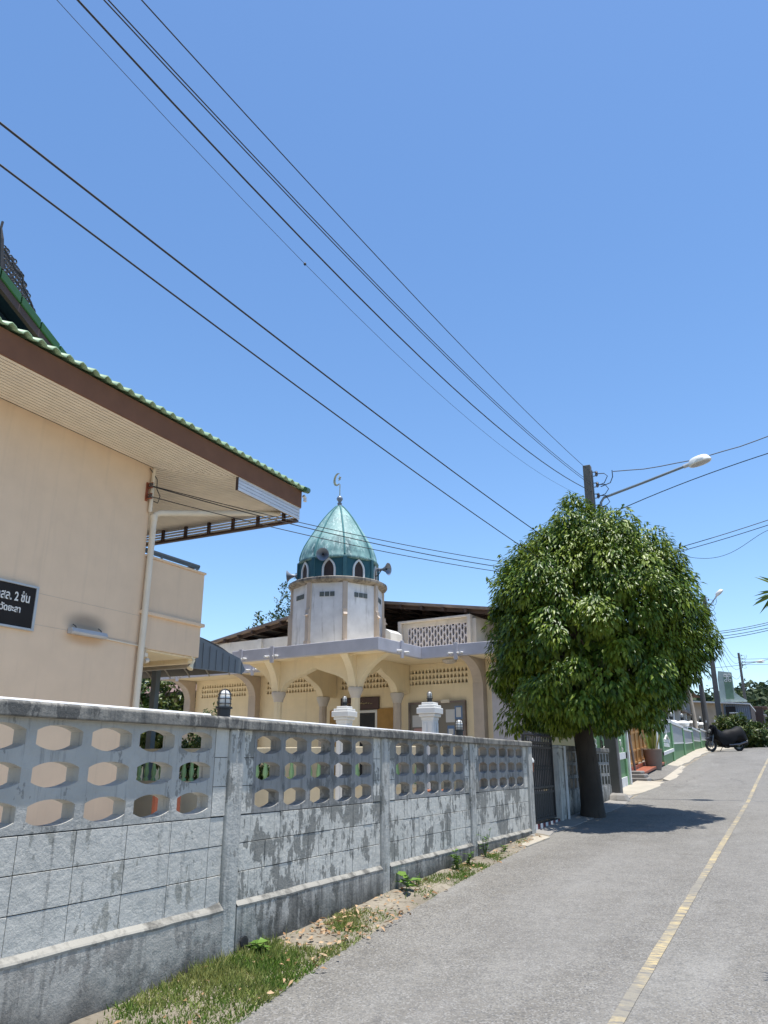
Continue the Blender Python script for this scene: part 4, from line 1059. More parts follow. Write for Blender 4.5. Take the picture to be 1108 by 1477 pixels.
for c, mt in ((0, 'checkred'), (1, 'white_st')):
    mb = MB()
    for k in range(11):
        if k % 2 == c: mb.box(-3.722, -3.714, 12.22 + .148 * k, 12.22 + .148 * k + .14, .46, .59)
    o = mb.build('tile_row', M[mt], tk)
t = thing('gate_bell_lamp', (-3.76, 12.42, 1.38), 'small orange wall lantern hanging on the black gate', 'lantern')
mb = MB(); mb.prism([(-3.775, 12.38, 1.36), (-3.775, 12.46, 1.36), (-3.775, 12.475, 1.50), (-3.775, 12.365, 1.50)], (.06, 0, 0)); mb.build('body', M['terracotta'], t)
mb = MB(); mb.lathe([(.055, 1.50), (.058, 1.53), (.04, 1.57), (.01, 1.58)], (-3.745, 12.42, 0), 12); mb.build('shade', M['white'], t, smooth=True)
w2 = thing('perimeter_wall', (-3.8, 16, .5), 'dirty grey wall with square openings behind the tree trunk', 'wall')
mb = MB(); mb.box(-3.93, -3.68, 13.88, 14.16, .2, 1.74); mb.box(-3.95, -3.66, 13.86, 14.18, 1.745, 1.79); mb.build('post', M['post'], w2, bevel=.01)
mb = MB(); mb.box(-3.66, -3.63, 14.17, 14.20, .3, 1.78); mb.build('post_trim', M['white_st'], w2)
mb = MB(); mb.box(-3.86, -3.74, 14.2, 18.4, .2, 1.02); mb.build('block_panel', M['plinth'], w2)
mb = MB(); SQ = [(-.10, -.085), (.10, -.085), (.10, .085), (-.10, .085)]
for r in range(3):
    for c in range(14): mb.perf(fx, 14.2 + .15 + .3 * c, 1.02 + .115 + .23 * r, .15, .115, SQ, -3.75, -3.85)
mb.build('vent_panel', M['vent'], w2)
mb = MB(); mb.box(-3.88, -3.72, 14.2, 18.4, 1.712, 1.80); mb.build('coping', M['coping'], w2, bevel=.01)

# ------------------------------------------------------------------ the clipped tree
tr = thing('clipped_tree', (-3.41, 14.95, .5), 'large round clipped tree with glossy drooping leaves by the gate', 'tree')
mb = MB(); pts = []; rs = []
for i in range(12):
    t_ = i / 11; z = .35 + 2.3 * t_
    pts.append((-3.41 - .12 * t_ + .03 * math.sin(4 * t_), 14.95 + .1 * t_, z)); rs.append(.215 - .05 * t_ + .09 * max(0, 1 - t_ * 8))
mb.tube(pts, rs, 14)
rr = random.Random(8)
for k in range(9):
    a = k * .7 + rr.uniform(-.2, .2); q = rr.uniform(1.0, 1.8); b = Vector(pts[-1]) - Vector((0, 0, .15 + .4 * rr.random()))
    e = Vector((-3.3 + math.cos(a) * q, 15.2 + math.sin(a) * q, rr.uniform(3.6, 5.4))); m_ = b.lerp(e, .5) + Vector((0, 0, .25))
    mb.tube([b, b.lerp(m_, .5), m_, m_.lerp(e, .5), e], [.10, .08, .055, .035, .015], 8)
mb.build('trunk', M['bark'], tr, smooth='all')
E1 = Vector((math.cos(R(27)), math.sin(R(27)), 0)); E2 = Vector((-math.sin(R(27)), math.cos(R(27)), 0))
CC = Vector((-3.14, 15.2, 3.98))
TS = .935
PZ = [(-1.85, .9), (-1.8, 1.85), (-1.45, 2.06), (-.9, 2.12), (-.1, 2.12), (.6, 2.02), (1.2, 1.8), (1.75, 1.4), (2.2, .95), (2.5, .45), (2.62, .02)]
def tree_r(d):
    # radius along a direction by marching through the profile of revolution
    lo = 0.
    for s_ in np.arange(.3, 3.4, .05):
        p = d * s_; a = p.dot(E1); b = p.dot(E2)
        p = p / TS; a /= TS; b /= TS
        if p.z < -1.85 or p.z > 2.6: return s_
        rm = lerp_tab(PZ, p.z)
        sx = .96
        if a > 0: sx = .93 if p.z > -.3 else .93 - .24 * min(1, (-.3 - p.z) / 1.1)
        if (a / (rm * sx)) ** 2 + (b / (rm * 1.14)) ** 2 > 1: return s_
    return 3.4
rtab = {}
def clumped_crown(c, rfun, nc, seed):
    rng = np.random.default_rng(seed); c = np.array(c, float)
    # evenly spread clump directions (golden spiral) with jitter
    k = np.arange(nc) + .5; ph = np.arccos(1 - 2 * k / nc); th = math.pi * (1 + 5 ** .5) * k
    d = np.stack([np.cos(th) * np.sin(ph), np.sin(th) * np.sin(ph), np.cos(ph)], 1) + rng.normal(size=(nc, 3)) * .07
    d /= np.linalg.norm(d, axis=1, keepdims=True)
    rad = np.array([rfun(Vector(x)) for x in d])
    lum = np.array([mnoise.noise(Vector(x) * 2.6 + Vector((seed, 0, 0))) for x in d])
    C = c + d * (rad * (.90 + .17 * lum + .05 * rng.normal(size=nc)))[:, None]
    size = (.20 + .16 * rng.random(nc))
    BP, BD, BN, BL, BW = [], [], [], [], []
    for q in range(nc):
        m = int(150 + 110 * rng.random())
        o = unit(m, rng); o[:, 2] = o[:, 2] * .8 + .12; f = o @ d[q]
        o = o[f > -.35]; m = len(o)
        pr = C[q] + o * np.array([1, 1, 1.15]) * (size[q] * (.55 + .5 * rng.random(m) ** .6))[:, None]
        BP.append(pr); BD.append(o * .6 + d[q] * .25 + unit(m, rng) * .45 + np.array([0, 0, -.95]))
        BN.append(o * .5 + d[q] * .6 + np.array([0, 0, .65]) + unit(m, rng) * .35)
        g = .8 + .45 * rng.random(); BL.append(.115 * g * (.75 + .5 * rng.random(m))); BW.append(.045 * g * (.8 + .4 * rng.random(m)))
    # shaded inner foliage
    n2 = 9000; d2 = unit(n2, rng); d2s = d2[:1500]; r2 = np.array([rfun(Vector(x)) for x in d2s]); d2 = np.repeat(d2s, 6, 0); r2 = np.repeat(r2, 6)
    BP.append(c + d2 * (r2 * (.62 + .18 * rng.random(n2)))[:, None] + unit(n2, rng) * .12); BD.append(d2 * .4 + unit(n2, rng) * .7 + np.array([0, 0, -.8])); BN.append(d2 + unit(n2, rng) * .5); BL.append(.16 + .05 * rng.random(n2)); BW.append(.075 + .02 * rng.random(n2))
    return leaf_block(np.concatenate(BP), np.concatenate(BD), np.concatenate(BN), np.concatenate(BL), np.concatenate(BW))
V, F = clumped_crown(CC, tree_r, 430, 12)
np_mesh('crown', V, F, M['leaf'], tr)
# upright top sprays
rng = np.random.default_rng(77); P = []; D = []; mb = MB()
for k in range(46):
    a = rng.random() * 6.28; q = 1.9 * rng.random() ** .6
    d = (E1 * math.cos(a) * q + E2 * math.sin(a) * q * 1.1); zz = np.interp(q, [0, .5, .9, 1.3, 1.8], [2.3, 2.22, 1.95, 1.5, .95])
    b = CC + d + Vector((0, 0, zz - .15)); e = b + Vector((d.x * .10, d.y * .10, .30 + .22 * rng.random()))
    mb.tube([b, e], [.006, .003], 5)
    for j in range(12):
        P.append(b.lerp(e, .35 + .65 * j / 11)); aa = rng.random() * 6.28; D.append((math.cos(aa), math.sin(aa), -.35 - .3 * rng.random()))
V, F = leaf_block(np.array(P), np.array(D), np.tile([0, 0, 1.], (len(P), 1)) + unit(len(P), rng) * .4, .11 + .07 * rng.random(len(P)), .035 + .015 * rng.random(len(P)))
np_mesh('top_sprays', V, F, M['leaf'], tr); mb.build('twigs', M['bark'], tr)

# ------------------------------------------------------------------ poles, lamps, cables
def pole(loc, h, label, rack=True, lean=0.):
    x, y, z = loc; t = thing('utility_pole', loc, label, 'utility pole', 'concrete utility poles along the road')
    mb = MB(); a, b = .15, .095
    mb.add([(x-a, y-a, z-.4), (x+a, y-a, z-.4), (x+a, y+a, z-.4), (x-a, y+a, z-.4), (x-b+lean, y-b, z+h), (x+b+lean, y-b, z+h), (x+b+lean, y+b, z+h), (x-b+lean, y+b, z+h)],
           [(3,2,1,0),(4,5,6,7),(0,1,5,4),(1,2,6,5),(2,3,7,6),(3,0,4,7)]); mb.build('shaft', M['polec'], t, bevel=.015)
    if rack:
        mb = MB(); mb.box(x+.11, x+.13, y-.03, y+.03, z+h-1.25, z+h-.15)
        for k in range(4):
            q = z + h - .25 - .30 * k
            for s_ in (-.055, .055): mb.box(x+.13, x+.25, y-.02, y+.02, q+s_-.006, q+s_+.006)
            mb.tube([(x+.22, y, q-.08), (x+.22, y, q+.08)], .009, 6)
        mb.build('insulator_rack', M['steel'], t)
        for k in range(4):
            q = z + h - .25 - .30 * k; mb = MB(); mb.lathe([(.028, -.048), (.042, -.03), (.026, 0), (.042, .03), (.028, .048)], (x+.22, y, q), 12); mb.build('insulator', M['porc'], t, smooth=True)
        mb = MB()
        for k in range(4):
            q = z + h - .25 - .30 * k
            mb.tube([(x+.22, y, q), (x+.42, y-.05, q-.04), (x+.50, y-.04, q-.12 - .05*k), (x+.40, y, q-.28), (x+.24, y, q-.32)], .011, 6)
        mb.tube([(x+.62, y, z+h-.22), (x+.62, y, z+h-.40), (x+.55, y, z+h-.55), (x+.3, y, z+h-.62)], .012, 6)
        mb.build('jumper_wires', M['wire'], t)
    return t
pole((-3.79, 19.04, .72), 8.12, 'concrete utility pole standing right behind the round tree')
pole((-3.36, 46, 2.2), 8.2, 'weathered utility pole behind the parked motorcycle')
pole((-3.45, 80, 3.0), 8.3, 'thin distant utility pole beyond the shed', lean=-.02)
def street_lamp(p0, p1, label, s=1.):
    t = thing('street_lamp', p0, label, 'street lamp', 'street lamps on the utility poles'); a, b = Vector(p0), Vector(p1)
    mb = MB(); c1 = a + Vector((0, 0, .35*s)); mb.tube([a, c1, c1 + (b-c1)*.04 + Vector((0, 0, .09*s)), c1.lerp(b, .5) + Vector((0, 0, .04)), b], .032*s, 10)
    mb.build('arm', M['steel'], t, smooth=True)
    d = (b - c1).normalized(); m = Matrix.Rotation(-math.atan2(d.z, d.x) * .75, 3, 'Y')
    cN = b + d * .34 * s
    mb = MB(); mb.lathe([(.20*s, -.095*s), (.215*s, -.07*s), (.20*s, .0), (.17*s, .06*s), (.15*s, .075*s), (.05*s, .085*s)], (0, 0, 0), 28)
    vs = [m @ Vector((v[0] * 1.28, v[1] * .85, v[2])) + cN for v in mb.v]; mb.v = [tuple(v) for v in vs]
    mb.build('lamp_head', M['white'], t, smooth=True)
    mb = MB(); mb.lathe([(.19*s, -.094*s), (.17*s, -.10*s), (.09*s, -.125*s), (.02*s, -.13*s)], (0, 0, 0), 28)
    mb.v = [tuple(m @ Vector((v[0] * 1.25, v[1] * .82, v[2])) + cN) for v in mb.v]; mb.build('lens', M['lampgrey'], t, smooth=True)
    mb = MB(); mb.tube([b - d * .05, b + d * .14 * s], .048*s, 10); mb.build('socket', M['alu'], t)
street_lamp((-3.52, 19.04, 7.45), (-1.42, 19.04, 8.42), 'white street lamp on a long arm above the round tree')
street_lamp((-3.2, 46, 9.3), (-2.75, 46, 10.25), 'white street lamp just showing past the side of the round tree', .95)
street_lamp((-3.3, 80, 9.9), (-2.1, 80, 10.4), 'tiny distant street lamp on the far pole', 1.2)

def cable(pts, label, r=.012, grp=None, n=28, wob=0., kink=0):
    """a smooth sagging cable through three or more points"""
    P = [Vector(p) for p in pts]; out = []
    L = [0.]
    for a, b in zip(P, P[1:]): L.append(L[-1] + (b - a).length)
    for i in range(n + 1):
        s_ = L[-1] * i / n
        q = Vector((0, 0, 0))
        for k in range(len(P)):
            w = 1.
            for j in range(len(P)):
                if j != k: w *= (s_ - L[j]) / (L[k] - L[j])
            q += P[k] * w
        if wob: q.z += wob * math.sin(i * 2.1)
        out.append(q)
    mb = MB(); mb.tube(out, r * .66, 6); o = mb.build('cable', M['wire'], origin=out[0])
    return tag(o, label, 'cable', grp)
def qz(pts, y): # quadratic through three (y,z)
    (a, za), (b, zb_), (c, zc) = pts
    return za * (y-b)*(y-c)/((a-b)*(a-c)) + zb_ * (y-a)*(y-c)/((b-a)*(b-c)) + zc * (y-a)*(y-b)/((c-a)*(c-b))
G1 = 'overhead lines along the road'
for (pp, lab, r, xo) in (
    ([(18.95, 8.63), (8.19, 7.46), (3.11, 7.13)], 'topmost overhead line, ending at the pole top', .011, 0),
    ([(18.95, 8.33), (8.18, 7.05), (2.82, 6.80)], 'overhead line second from the top at the pole', .011, .0),
    ([(18.95, 8.27), (7.36, 6.95), (2.78, 6.76)], 'overhead line running closest under the second one', .011, .0),
    ([(18.95, 8.10), (7.36, 6.57), (2.57, 6.53)], 'lowest and thickest of the bundle of overhead lines', .016, .0),
    ([(19.0, 7.9), (7.36, 6.29), (2.42, 6.36)], 'very thin faint line left of the overhead bundle', .0045, .0),
    ([(19.0, 5.95), (6.37, 5.24), (2.21, 5.13)], 'upper of the two lower lines passing behind the round tree', .015, .0),
    ([(19.0, 5.35), (7.35, 4.90), (2.25, 4.86)], 'lowest line of all, entering the picture under its neighbour', .013, .0)):
    ys_ = [pp[0][0], pp[1][0], pp[2][0], -9.0]
    P = [(-3.7, y, qz(pp, y)) for y in np.linspace(pp[0][0], -9, 30)]
    mb = MB(); mb.tube(P, r * .54, 6); tag(mb.build('cable', M['wire'], origin=P[0]), lab, 'cable', G1)
    if r < .005: mbc = MB(); mbc.lathe([(.003, -.02), (.016, 0), (.003, .02)], (-3.7, 5.5, qz(pp, 5.5)), 8); mbc.build('clip', M['wire'], bpy.data.objects[[o.name for o in COL.objects if o.get('label') == lab][0]])
G2 = 'service drops from the pole to the peach building'
cable([(XW + .09, 8.98, 5.88), (-6.4, 13.9, 5.73), (-3.85, 19, 5.97)], 'highest of the three service drops crossing before the dome', .011, G2)
cable([(XW + .09, 8.98, 5.87), (-6.4, 13.9, 5.62), (-3.85, 19, 5.85)], 'middle one of the three service drops crossing before the dome', .013, G2)
cable([(XW + .09, 8.98, 5.69), (-6.4, 13.9, 5.50), (-3.85, 19, 5.73)], 'lowest of the three service drops crossing before the dome', .011, G2)
G3 = 'cables crossing over the road'
cable([(-3.15, 19.04, 8.58), (-1.3, 19.05, 8.55), (.5, 19.1, 8.86), (7, 19.3, 11.0)], 'twisted cable passing right behind the big street lamp', .017, G3, wob=.008)
cable([(-3.5, 19.04, 7.40), (-1.28, 19.05, 8.05), (.45, 19.1, 8.44), (7, 19.3, 9.3)], 'thick cable rising below the arm of the big street lamp', .016, G3)
cable([(-3.8, 19, 6.1), (-1.7, 19, 6.40), (.19, 19, 6.79), (7, 19, 8.8)], 'upper cable leaving the side of the round tree over the road', .013, G3)
cable([(-3.8, 19, 6.05), (-1.64, 19, 6.31), (.17, 19, 6.67), (7, 19, 8.5)], 'second cable leaving the side of the round tree over the road', .012, G3)
cable([(-2.6, 19, 6.2), (-1.58, 19, 6.12), (-.91, 19, 6.06), (-.36, 19, 6.28), (.15, 19, 6.55)], 'slack wavy cable below its two straight neighbours', .008, G3)
for k, (z0, z1, lab) in enumerate(((8.36, 8.65, 'topmost cable crossing at the second pole'), (8.25, 8.54, 'second cable crossing at the second pole'), (8.09, 8.36, 'third cable crossing at the second pole'), (7.94, 8.24, 'bottom one of four cables crossing at the second pole'))):
    cable([(-3.3, 46, z0 - .02), (-1.5, 46, (z0 + z1) / 2 - .03), (-.36, 46, z1), (9, 46, z1 + 1.3)], lab, .025, 'far cables at the second pole')
for k, (za, zb_, sag, lab) in enumerate(((10.1, 11.1, 1.3, 'highest drooping far line between second and third pole'), (9.7, 10.8, 1.5, 'second drooping far line between second and third pole'), (9.2, 10.3, 1.5, 'third drooping far line between second and third pole'), (8.6, 9.9, 1.8, 'fourth drooping far line between second and third pole'), (7.6, 8.9, 1.6, 'lowest drooping far line between second and third pole'))):
    cable([(-3.25, 46, za), (-3.3, 63, (za + zb_) / 2 - sag), (-3.35, 80, zb_)], lab, .018, 'far lines between the poles')
for (z0, z1, lab) in ((10.7, 11.0, 'faint upper line right of the far pole'), (10.2, 10.35, 'faint middle line right of the far pole'), (8.4, 6.9, 'faint line sloping down from the far pole')):
    cable([(-3.35, 80, z0), (1, 80, (z0 + z1) / 2 - .2), (8, 80, z1)], lab, .022, 'faint lines at the far pole')
cable([(-3.3, 46, 6.42), (-1.9, 46, 6.5), (-.6, 46, 6.71), (8, 46, 8)], 'single thin line low over the far road', .016, 'far cables at the second pole')

# ------------------------------------------------------------------ green property along the road
def gpanel(name, x, y0, y1, zt0, zt1, label, grp=None, inset=True, lower=None):
    t = thing(name, (x, (y0 + y1) / 2, zg(y0)), label, 'wall', grp)
    zb0, zb1 = zg(y0) + .02, zg(y1) + .02
    def q(fr0, fr1, ya, yb): # slab between fractions of the height
        f = lambda y: (y - y0) / (y1 - y0)
        lo = lambda y, k: (zb0 + (zb1 - zb0) * f(y)) * (1 - k) + (zt0 + (zt1 - zt0) * f(y)) * k
        return [(ya, lo(ya, fr0)), (yb, lo(yb, fr0)), (yb, lo(yb, fr1)), (ya, lo(ya, fr1))]
    mb = MB(); mb.prism([(x, p[0], p[1]) for p in q(-.35, 1, y0, y1)], (-.12, 0, 0)); mb.build('wall_slab', M['green'], t)
    mb = MB()
    for (a, b) in ((y0, y0 + .16), (y1 - .16, y1)): mb.prism([(x + .04, p[0], p[1]) for p in q(-.3, 1.02, a, b)], (-.038, 0, 0))
    mb.build('pilaster', M['green_lt'], t)
    mb = MB(); mb.prism([(x + .05, p[0], p[1]) for p in q(.955, 1.03, y0, y1)], (-.2, 0, 0)); mb.build('coping', M['white_st'], t)
    if inset:
        mb = MB(); mb.prism([(x + .016, p[0], p[1]) for p in q(.50, .94, y0 + .2, y1 - .2)], (-.014, 0, 0)); mb.build('granite_inset', M['greygran'], t)
        mb = MB(); mb.prism([(x + .03, p[0], p[1]) for p in q(.455, .495, y0 + .2, y1 - .2)], (-.028, 0, 0)); mb.build('white_strip', M['white'], t)
    return t, q
# first green piece behind the pole
t, q = gpanel('green_wall', -4.02, 17.5, 21.9, 2.75, 2.85, 'green wall piece with white floral pattern right behind the utility pole', None, False)
mb = MB(); rr = random.Random(2)
for k in range(46):
    y = 17.8 + rr.random() * 3.9; z = 1.75 + rr.random() * .85; a = rr.uniform(.6, 2.4)
    mb.tube([(-4.012, y, z), (-4.012, y + .07 * math.cos(a), z + .09 * math.sin(a)), (-4.012, y + .11 * math.cos(a + .7), z + .16 * math.sin(a + .5))], [.012, .03, .006], 5)
mb.build('floral_pattern', M['white'], t)
mb = MB(); mb.prism([(-3.98, p[0], p[1]) for p in q(.36, .44, 17.5, 21.9)], (-.037, 0, 0)); mb.prism([(-3.985, p[0], p[1]) for p in q(-.1, .13, 17.5, 21.9)], (-.032, 0, 0)); mb.build('grey_band', M['white_st'], t)
mb = MB(); mb.box(-4.06, -3.93, 21.9, 22.05, .6, 2.9); mb.build('end_post', M['white_st'], t)
# golden sliding gate, set back
gg = thing('folding_gate', (-4.35, 25.3, 1.05), 'golden brown panelled driveway gate between two green walls', 'gate')
gy0, gy1 = 22.6, 27.6; gz = lambda y: zg(y) + .22
mb = MB(); mb.prism([(-4.35, gy0, gz(gy0) + .16), (-4.35, gy1, gz(gy1) + .16), (-4.35, gy1, gz(gy1) + 1.42), (-4.35, gy0, gz(gy0) + 1.46)], (-.05, 0, 0)); mb.build('panel', M['brownwood'], gg)
mb = MB()
for k in range(8):
    y = gy0 + (gy1 - gy0 - .1) * k / 7; mb.box(-4.345, -4.31, y, y + .1, gz(y) + .13, gz(y) + 1.42)
for f in (.15, .50, 1.02, 1.18, 1.40): mb.prism([(-4.325, gy0, gz(gy0) + f), (-4.325, gy1, gz(gy1) + f), (-4.325, gy1, gz(gy1) + f + .05), (-4.325, gy0, gz(gy0) + f + .05)], (-.023, 0, 0))
mb.build('frame', M['brownwood'], gg)
mb = MB(); mb.prism([(-4.30, gy0, gz(gy0) - .16), (-4.30, gy1, gz(gy1) - .16), (-4.30, gy1, gz(gy1) + .10), (-4.30, gy0, gz(gy0) + .10)], (-.06, 0, 0)); mb.build('base_rail', M['redbrown'], gg)
mb = MB()
for y in (23.2, 25.2, 27.0): mb.lathe([(.06, -.02), (.07, 0), (.06, .02)], (-4.285, y, gz(y) - .03), 12, 0, Matrix.Rotation(R(90), 3, 'Y'))
mb.build('wheel', M['black'], gg)
mb = MB(); mb.tube([(-4.20, 24.2, gz(24) - .05), (-4.26, 24.0, 2.5)], .035, 8); tag(mb.build('prop_pole', M['sheet'], origin=(-4.2, 24.2, 1.2)), 'rusty pole leaning against the golden brown gate', 'pole')
# beige annex wall above the gate, white pier
mb = MB(); mb.box(-5.5, -5.3, 22, 29, .8, 3.6); tag(mb.build('garage_wall', M['beige'], origin=(-5.4, 25, .8)), 'beige rendered wall standing behind the golden brown gate', 'wall')
mb = MB(); mb.box(-4.45, -4.0, 27.65, 27.95, 1.0, 3.15); tag(mb.build('gate_pier', M['white_st'], origin=(-4.2, 27.8, 1.1), bevel=.02), 'tall pale pier beside the potted sword plant', 'pier')
# sign panel and four stepped panels
t, q = gpanel('green_wall', -3.93, 28.0, 30.6, 2.80, 2.95, 'green wall panel bearing a white emblem and white lines of writing', None, False)
mb = MB(); mb.prism([(-3.912, p[0], p[1]) for p in q(.74, .93, 28.2, 30.3)], (-.014, 0, 0)); mb.build('granite_inset', M['greygran'], t)
mb = MB(); rr = random.Random(4)
mb.tube([(-3.92, 29.2, 2.40), (-3.92, 29.2, 2.62)], .03, 6); mb.tube([(-3.92, 28.75, 2.24), (-3.92, 29.0, 2.36), (-3.92, 29.2, 2.40), (-3.92, 29.4, 2.37), (-3.92, 29.7, 2.27)], .035, 6)
for (zc, n) in ((2.16, 9), (2.02, 8)):
    y = 28.5
    for k in range(n):
        w = rr.uniform(.08, .14); mb.tube([(-3.92, y, zc), (-3.92, y + .01, zc + .10), (-3.92, y + w * .7, zc + .11), (-3.92, y + w * .7, zc)], .016, 5); y += w + .06
mb.build('lettering', M['white'], t)
mb = MB(); mb.prism([(-3.88, p[0], p[1]) for p in q(.28, .35, 28.0, 30.6)], (-.048, 0, 0)); mb.build('white_band', M['white_st'], t)
EDG = [30.6, 34.0, 37.2, 40.6, 45.0]; TOP = [(2.92, 2.86), (2.80, 2.80), (2.96, 2.90), (3.02, 3.0)]
LBL = ['green wall panel with grey inset, next to the emblem panel', 'green wall panel with grey inset, its top the lowest of the row', 'green wall panel with grey inset, two before the motorcycle', 'green wall panel with grey inset partly hidden by the motorcycle']
for k in range(4): gpanel('green_wall', -3.93, EDG[k] + .01, EDG[k+1] - .01, TOP[k][0], TOP[k][1], LBL[k], 'green wall panels with grey insets')
PL = [(34.1, 3.02, 'pillar with fat white cap, nearest the potted sword plant'), (37.7, 3.16, 'pillar with fat white cap, second from the potted sword plant'), (41.8, 3.34, 'pillar with fat white cap, third from the potted sword plant'), (45.6, 3.42, 'pillar with wide white cap, closest to the motorcycle')]
for (y, zt, lab) in PL:
    loc = (-4.30, y, zg(y)); t = thing('garden_pillar', loc, lab, 'pillar', 'white capped pillars behind the green wall'); x = -4.30
    mb = MB(); mb.box(x - .17, x + .17, y - .17, y + .17, zg(y) - .2, zt - .2); mb.build('shaft', M['white'], t)
    mb = MB(); mb.lathe([(.13, zt - .24), (.18, zt - .18), (.27, zt - .08), (.29, zt), (.26, zt + .06), (.18, zt + .10), (.1, zt + .12)], (x, y, 0), 20); mb.build('pillar_cap', M['white'], t, smooth=True)
    caged_lamp((x, y, zt + .13), 'little white globe lamp on the ' + lab.replace('pillar with ', '').replace(' from the potted sword plant', ' counted from the sword plant').replace(', nearest the potted sword plant', ' nearest the sword plant'), 'globe lamps on the garden pillars', 1.15)
# pot with sword plant
px, py_ = -4.0, 26.4; pz = zg(py_) + .16
t = thing('potted_plant', (px, py_, pz), 'grey brown pot with long sword shaped leaves by the pale pier', 'plant')
mb = MB(); mb.lathe([(.20, pz - .1), (.25, pz + .12), (.28, pz + .5), (.30, pz + .56), (.27, pz + .57), (.24, pz + .5)], (px, py_, 0), 12); mb.build('pot', M['potc'], t, smooth=True)
mb = MB(); rr = random.Random(6)
for k in range(13):
    a = rr.random() * 6.28; L = rr.uniform(.55, 1.0); o = Vector((px + .12 * math.cos(a), py_ + .12 * math.sin(a), pz + .5)); d = Vector((math.cos(a) * .32, math.sin(a) * .32, 1)).normalized(); s_ = d.cross(Vector((math.sin(a), -math.cos(a), .1))).cross(d).normalized()
    s_ = Vector((-math.sin(a), math.cos(a), 0))
    p = [o - s_ * .03, o + s_ * .03, o + d * L * .5 + s_ * .045, o + d * L * .5 - s_ * .045, o + d * L]
    mb.add(p, [(0, 1, 2, 3), (3, 2, 4)])
mb.build('foliage', M['snake'], t, recalc=False)

# kerb side concrete
def slab(name, pts, z0, h, mat, kind='structure', label=None, cat=None):
    mb = MB(); mb.prism([(x, y, zg(y) + z0) for x, y in pts], (0, 0, h)); o = mb.build(name, mat, bevel=.01)
    return tag(o, label, cat, None, kind)
def ragged(name, xl, xr, y0, y1, dz0, dz1, mat, jit, seed, step=.35):
    rr = random.Random(seed); mb = MB(); ys = []
    y = y0
    while y < y1: ys.append(y); y += step
    ys.append(y1)
    for y in ys:
        e = lerp_tab(xr, y) + rr.uniform(-jit, jit); a = lerp_tab(xl, y)
        mb.v += [(a, y, zg(y) + dz0), (e, y, zg(y) + dz1), (e + .03, y, zg(y) - .1), (a, y, zg(y) - .1)]
    for i in range(len(ys) - 1):
        for j in range(2): mb.f.append((4*i+j, 4*i+j+1, 4*i+j+5, 4*i+j+4)); mb.m.append(0)
    mb.f.append((0, 1, 2, 3)); mb.m.append(0); k = 4 * (len(ys) - 1); mb.f.append((k+3, k+2, k+1, k)); mb.m.append(0)
    return tag(mb.build(name, mat, recalc=True), None, None, None, 'structure')
ragged('pavement', [(19.6, -4.0), (24, -4.0)], [(19.6, -3.55), (20.5, -3.35), (22, -3.25), (23.2, -3.30)], 19.6, 23.2, .06, .03, M['concrete'], .03, 1)
ragged('pavement', [(11.9, -3.7), (20, -3.95)], [(11.9, -3.50), (13.5, -3.42), (16, -3.30), (18, -3.35), (19.58, -3.5)], 11.9, 19.58, .055, .02, M['stone'], .04, 2)
ragged('driveway_ramp', [(23.7, -4.30), (29, -4.30)], [(23.7, -3.75), (24.5, -3.42), (26, -3.36), (28.6, -3.40)], 23.9, 28.6, .17, .03, M['asphalt'], .02, 3)
ragged('pavement', [(28.62, -3.92), (46, -3.92)], [(28.62, -3.55), (30, -3.50), (36.5, -3.42), (40, -2.95), (45, -2.2)], 28.62, 45, .10, .05, M['concrete'], .05, 4)
ragged('pavement', [(21.0, -3.36), (29, -3.50)], [(23.8, -3.26), (24.6, -3.20), (26, -3.24), (29, -3.38)], 23.8, 29, .06, .02, M['concrete'], .06, 5)
t = thing('stone_steps', (-3.95, 23.4, .95), 'stack of worn grey stone slabs at the driveway corner', 'steps')
for (a, b, c, d, z0, z1) in ((-4.25, -3.72, 23.15, 23.85, .0, .12), (-4.22, -3.80, 23.25, 23.9, .125, .22), (-4.28, -3.9, 23.3, 23.95, .225, .30)):
    mb = MB(); mb.box(a, b, c, d, zg(23.3) + z0, zg(23.3) + z1); mb.build('slab', M['stone'], t, bevel=.025)
mb = MB(); mb.box(-4.28, -3.9, 23.98, 28.4, 0, .07); 
mb.v = [(v[0], v[1], v[2] + zg(v[1]) + .16) for v in mb.v]; tag(mb.build('gate_threshold', M['redbrown'], origin=(-4.1, 25, 1.2), bevel=.01), 'red brown threshold strip at the foot of the golden brown gate', 'threshold')
t = thing('stone_block', (-3.55, 18.2, .7), 'rough grey stone block at the foot of the utility pole', 'stone')
mb = MB(); mb.lathe([(.30, .55), (.29, .72), (.22, .83), (.12, .86)], (-3.62, 18.35, 0), 9); mb.v = [(v[0] + .05 * mnoise.noise(Vector(v) * 5), v[1] + .06 * mnoise.noise(Vector(v) * 4), v[2] + .04 * mnoise.noise(Vector(v) * 6)) for v in mb.v]; o = mb.build('block', M['stone'], t, bevel=.02)
slab('wall_end_slab', [(-3.62, 11.0), (-3.40, 10.9), (-3.36, 11.9), (-3.62, 12.15)], -.05, .085, M['concrete'])

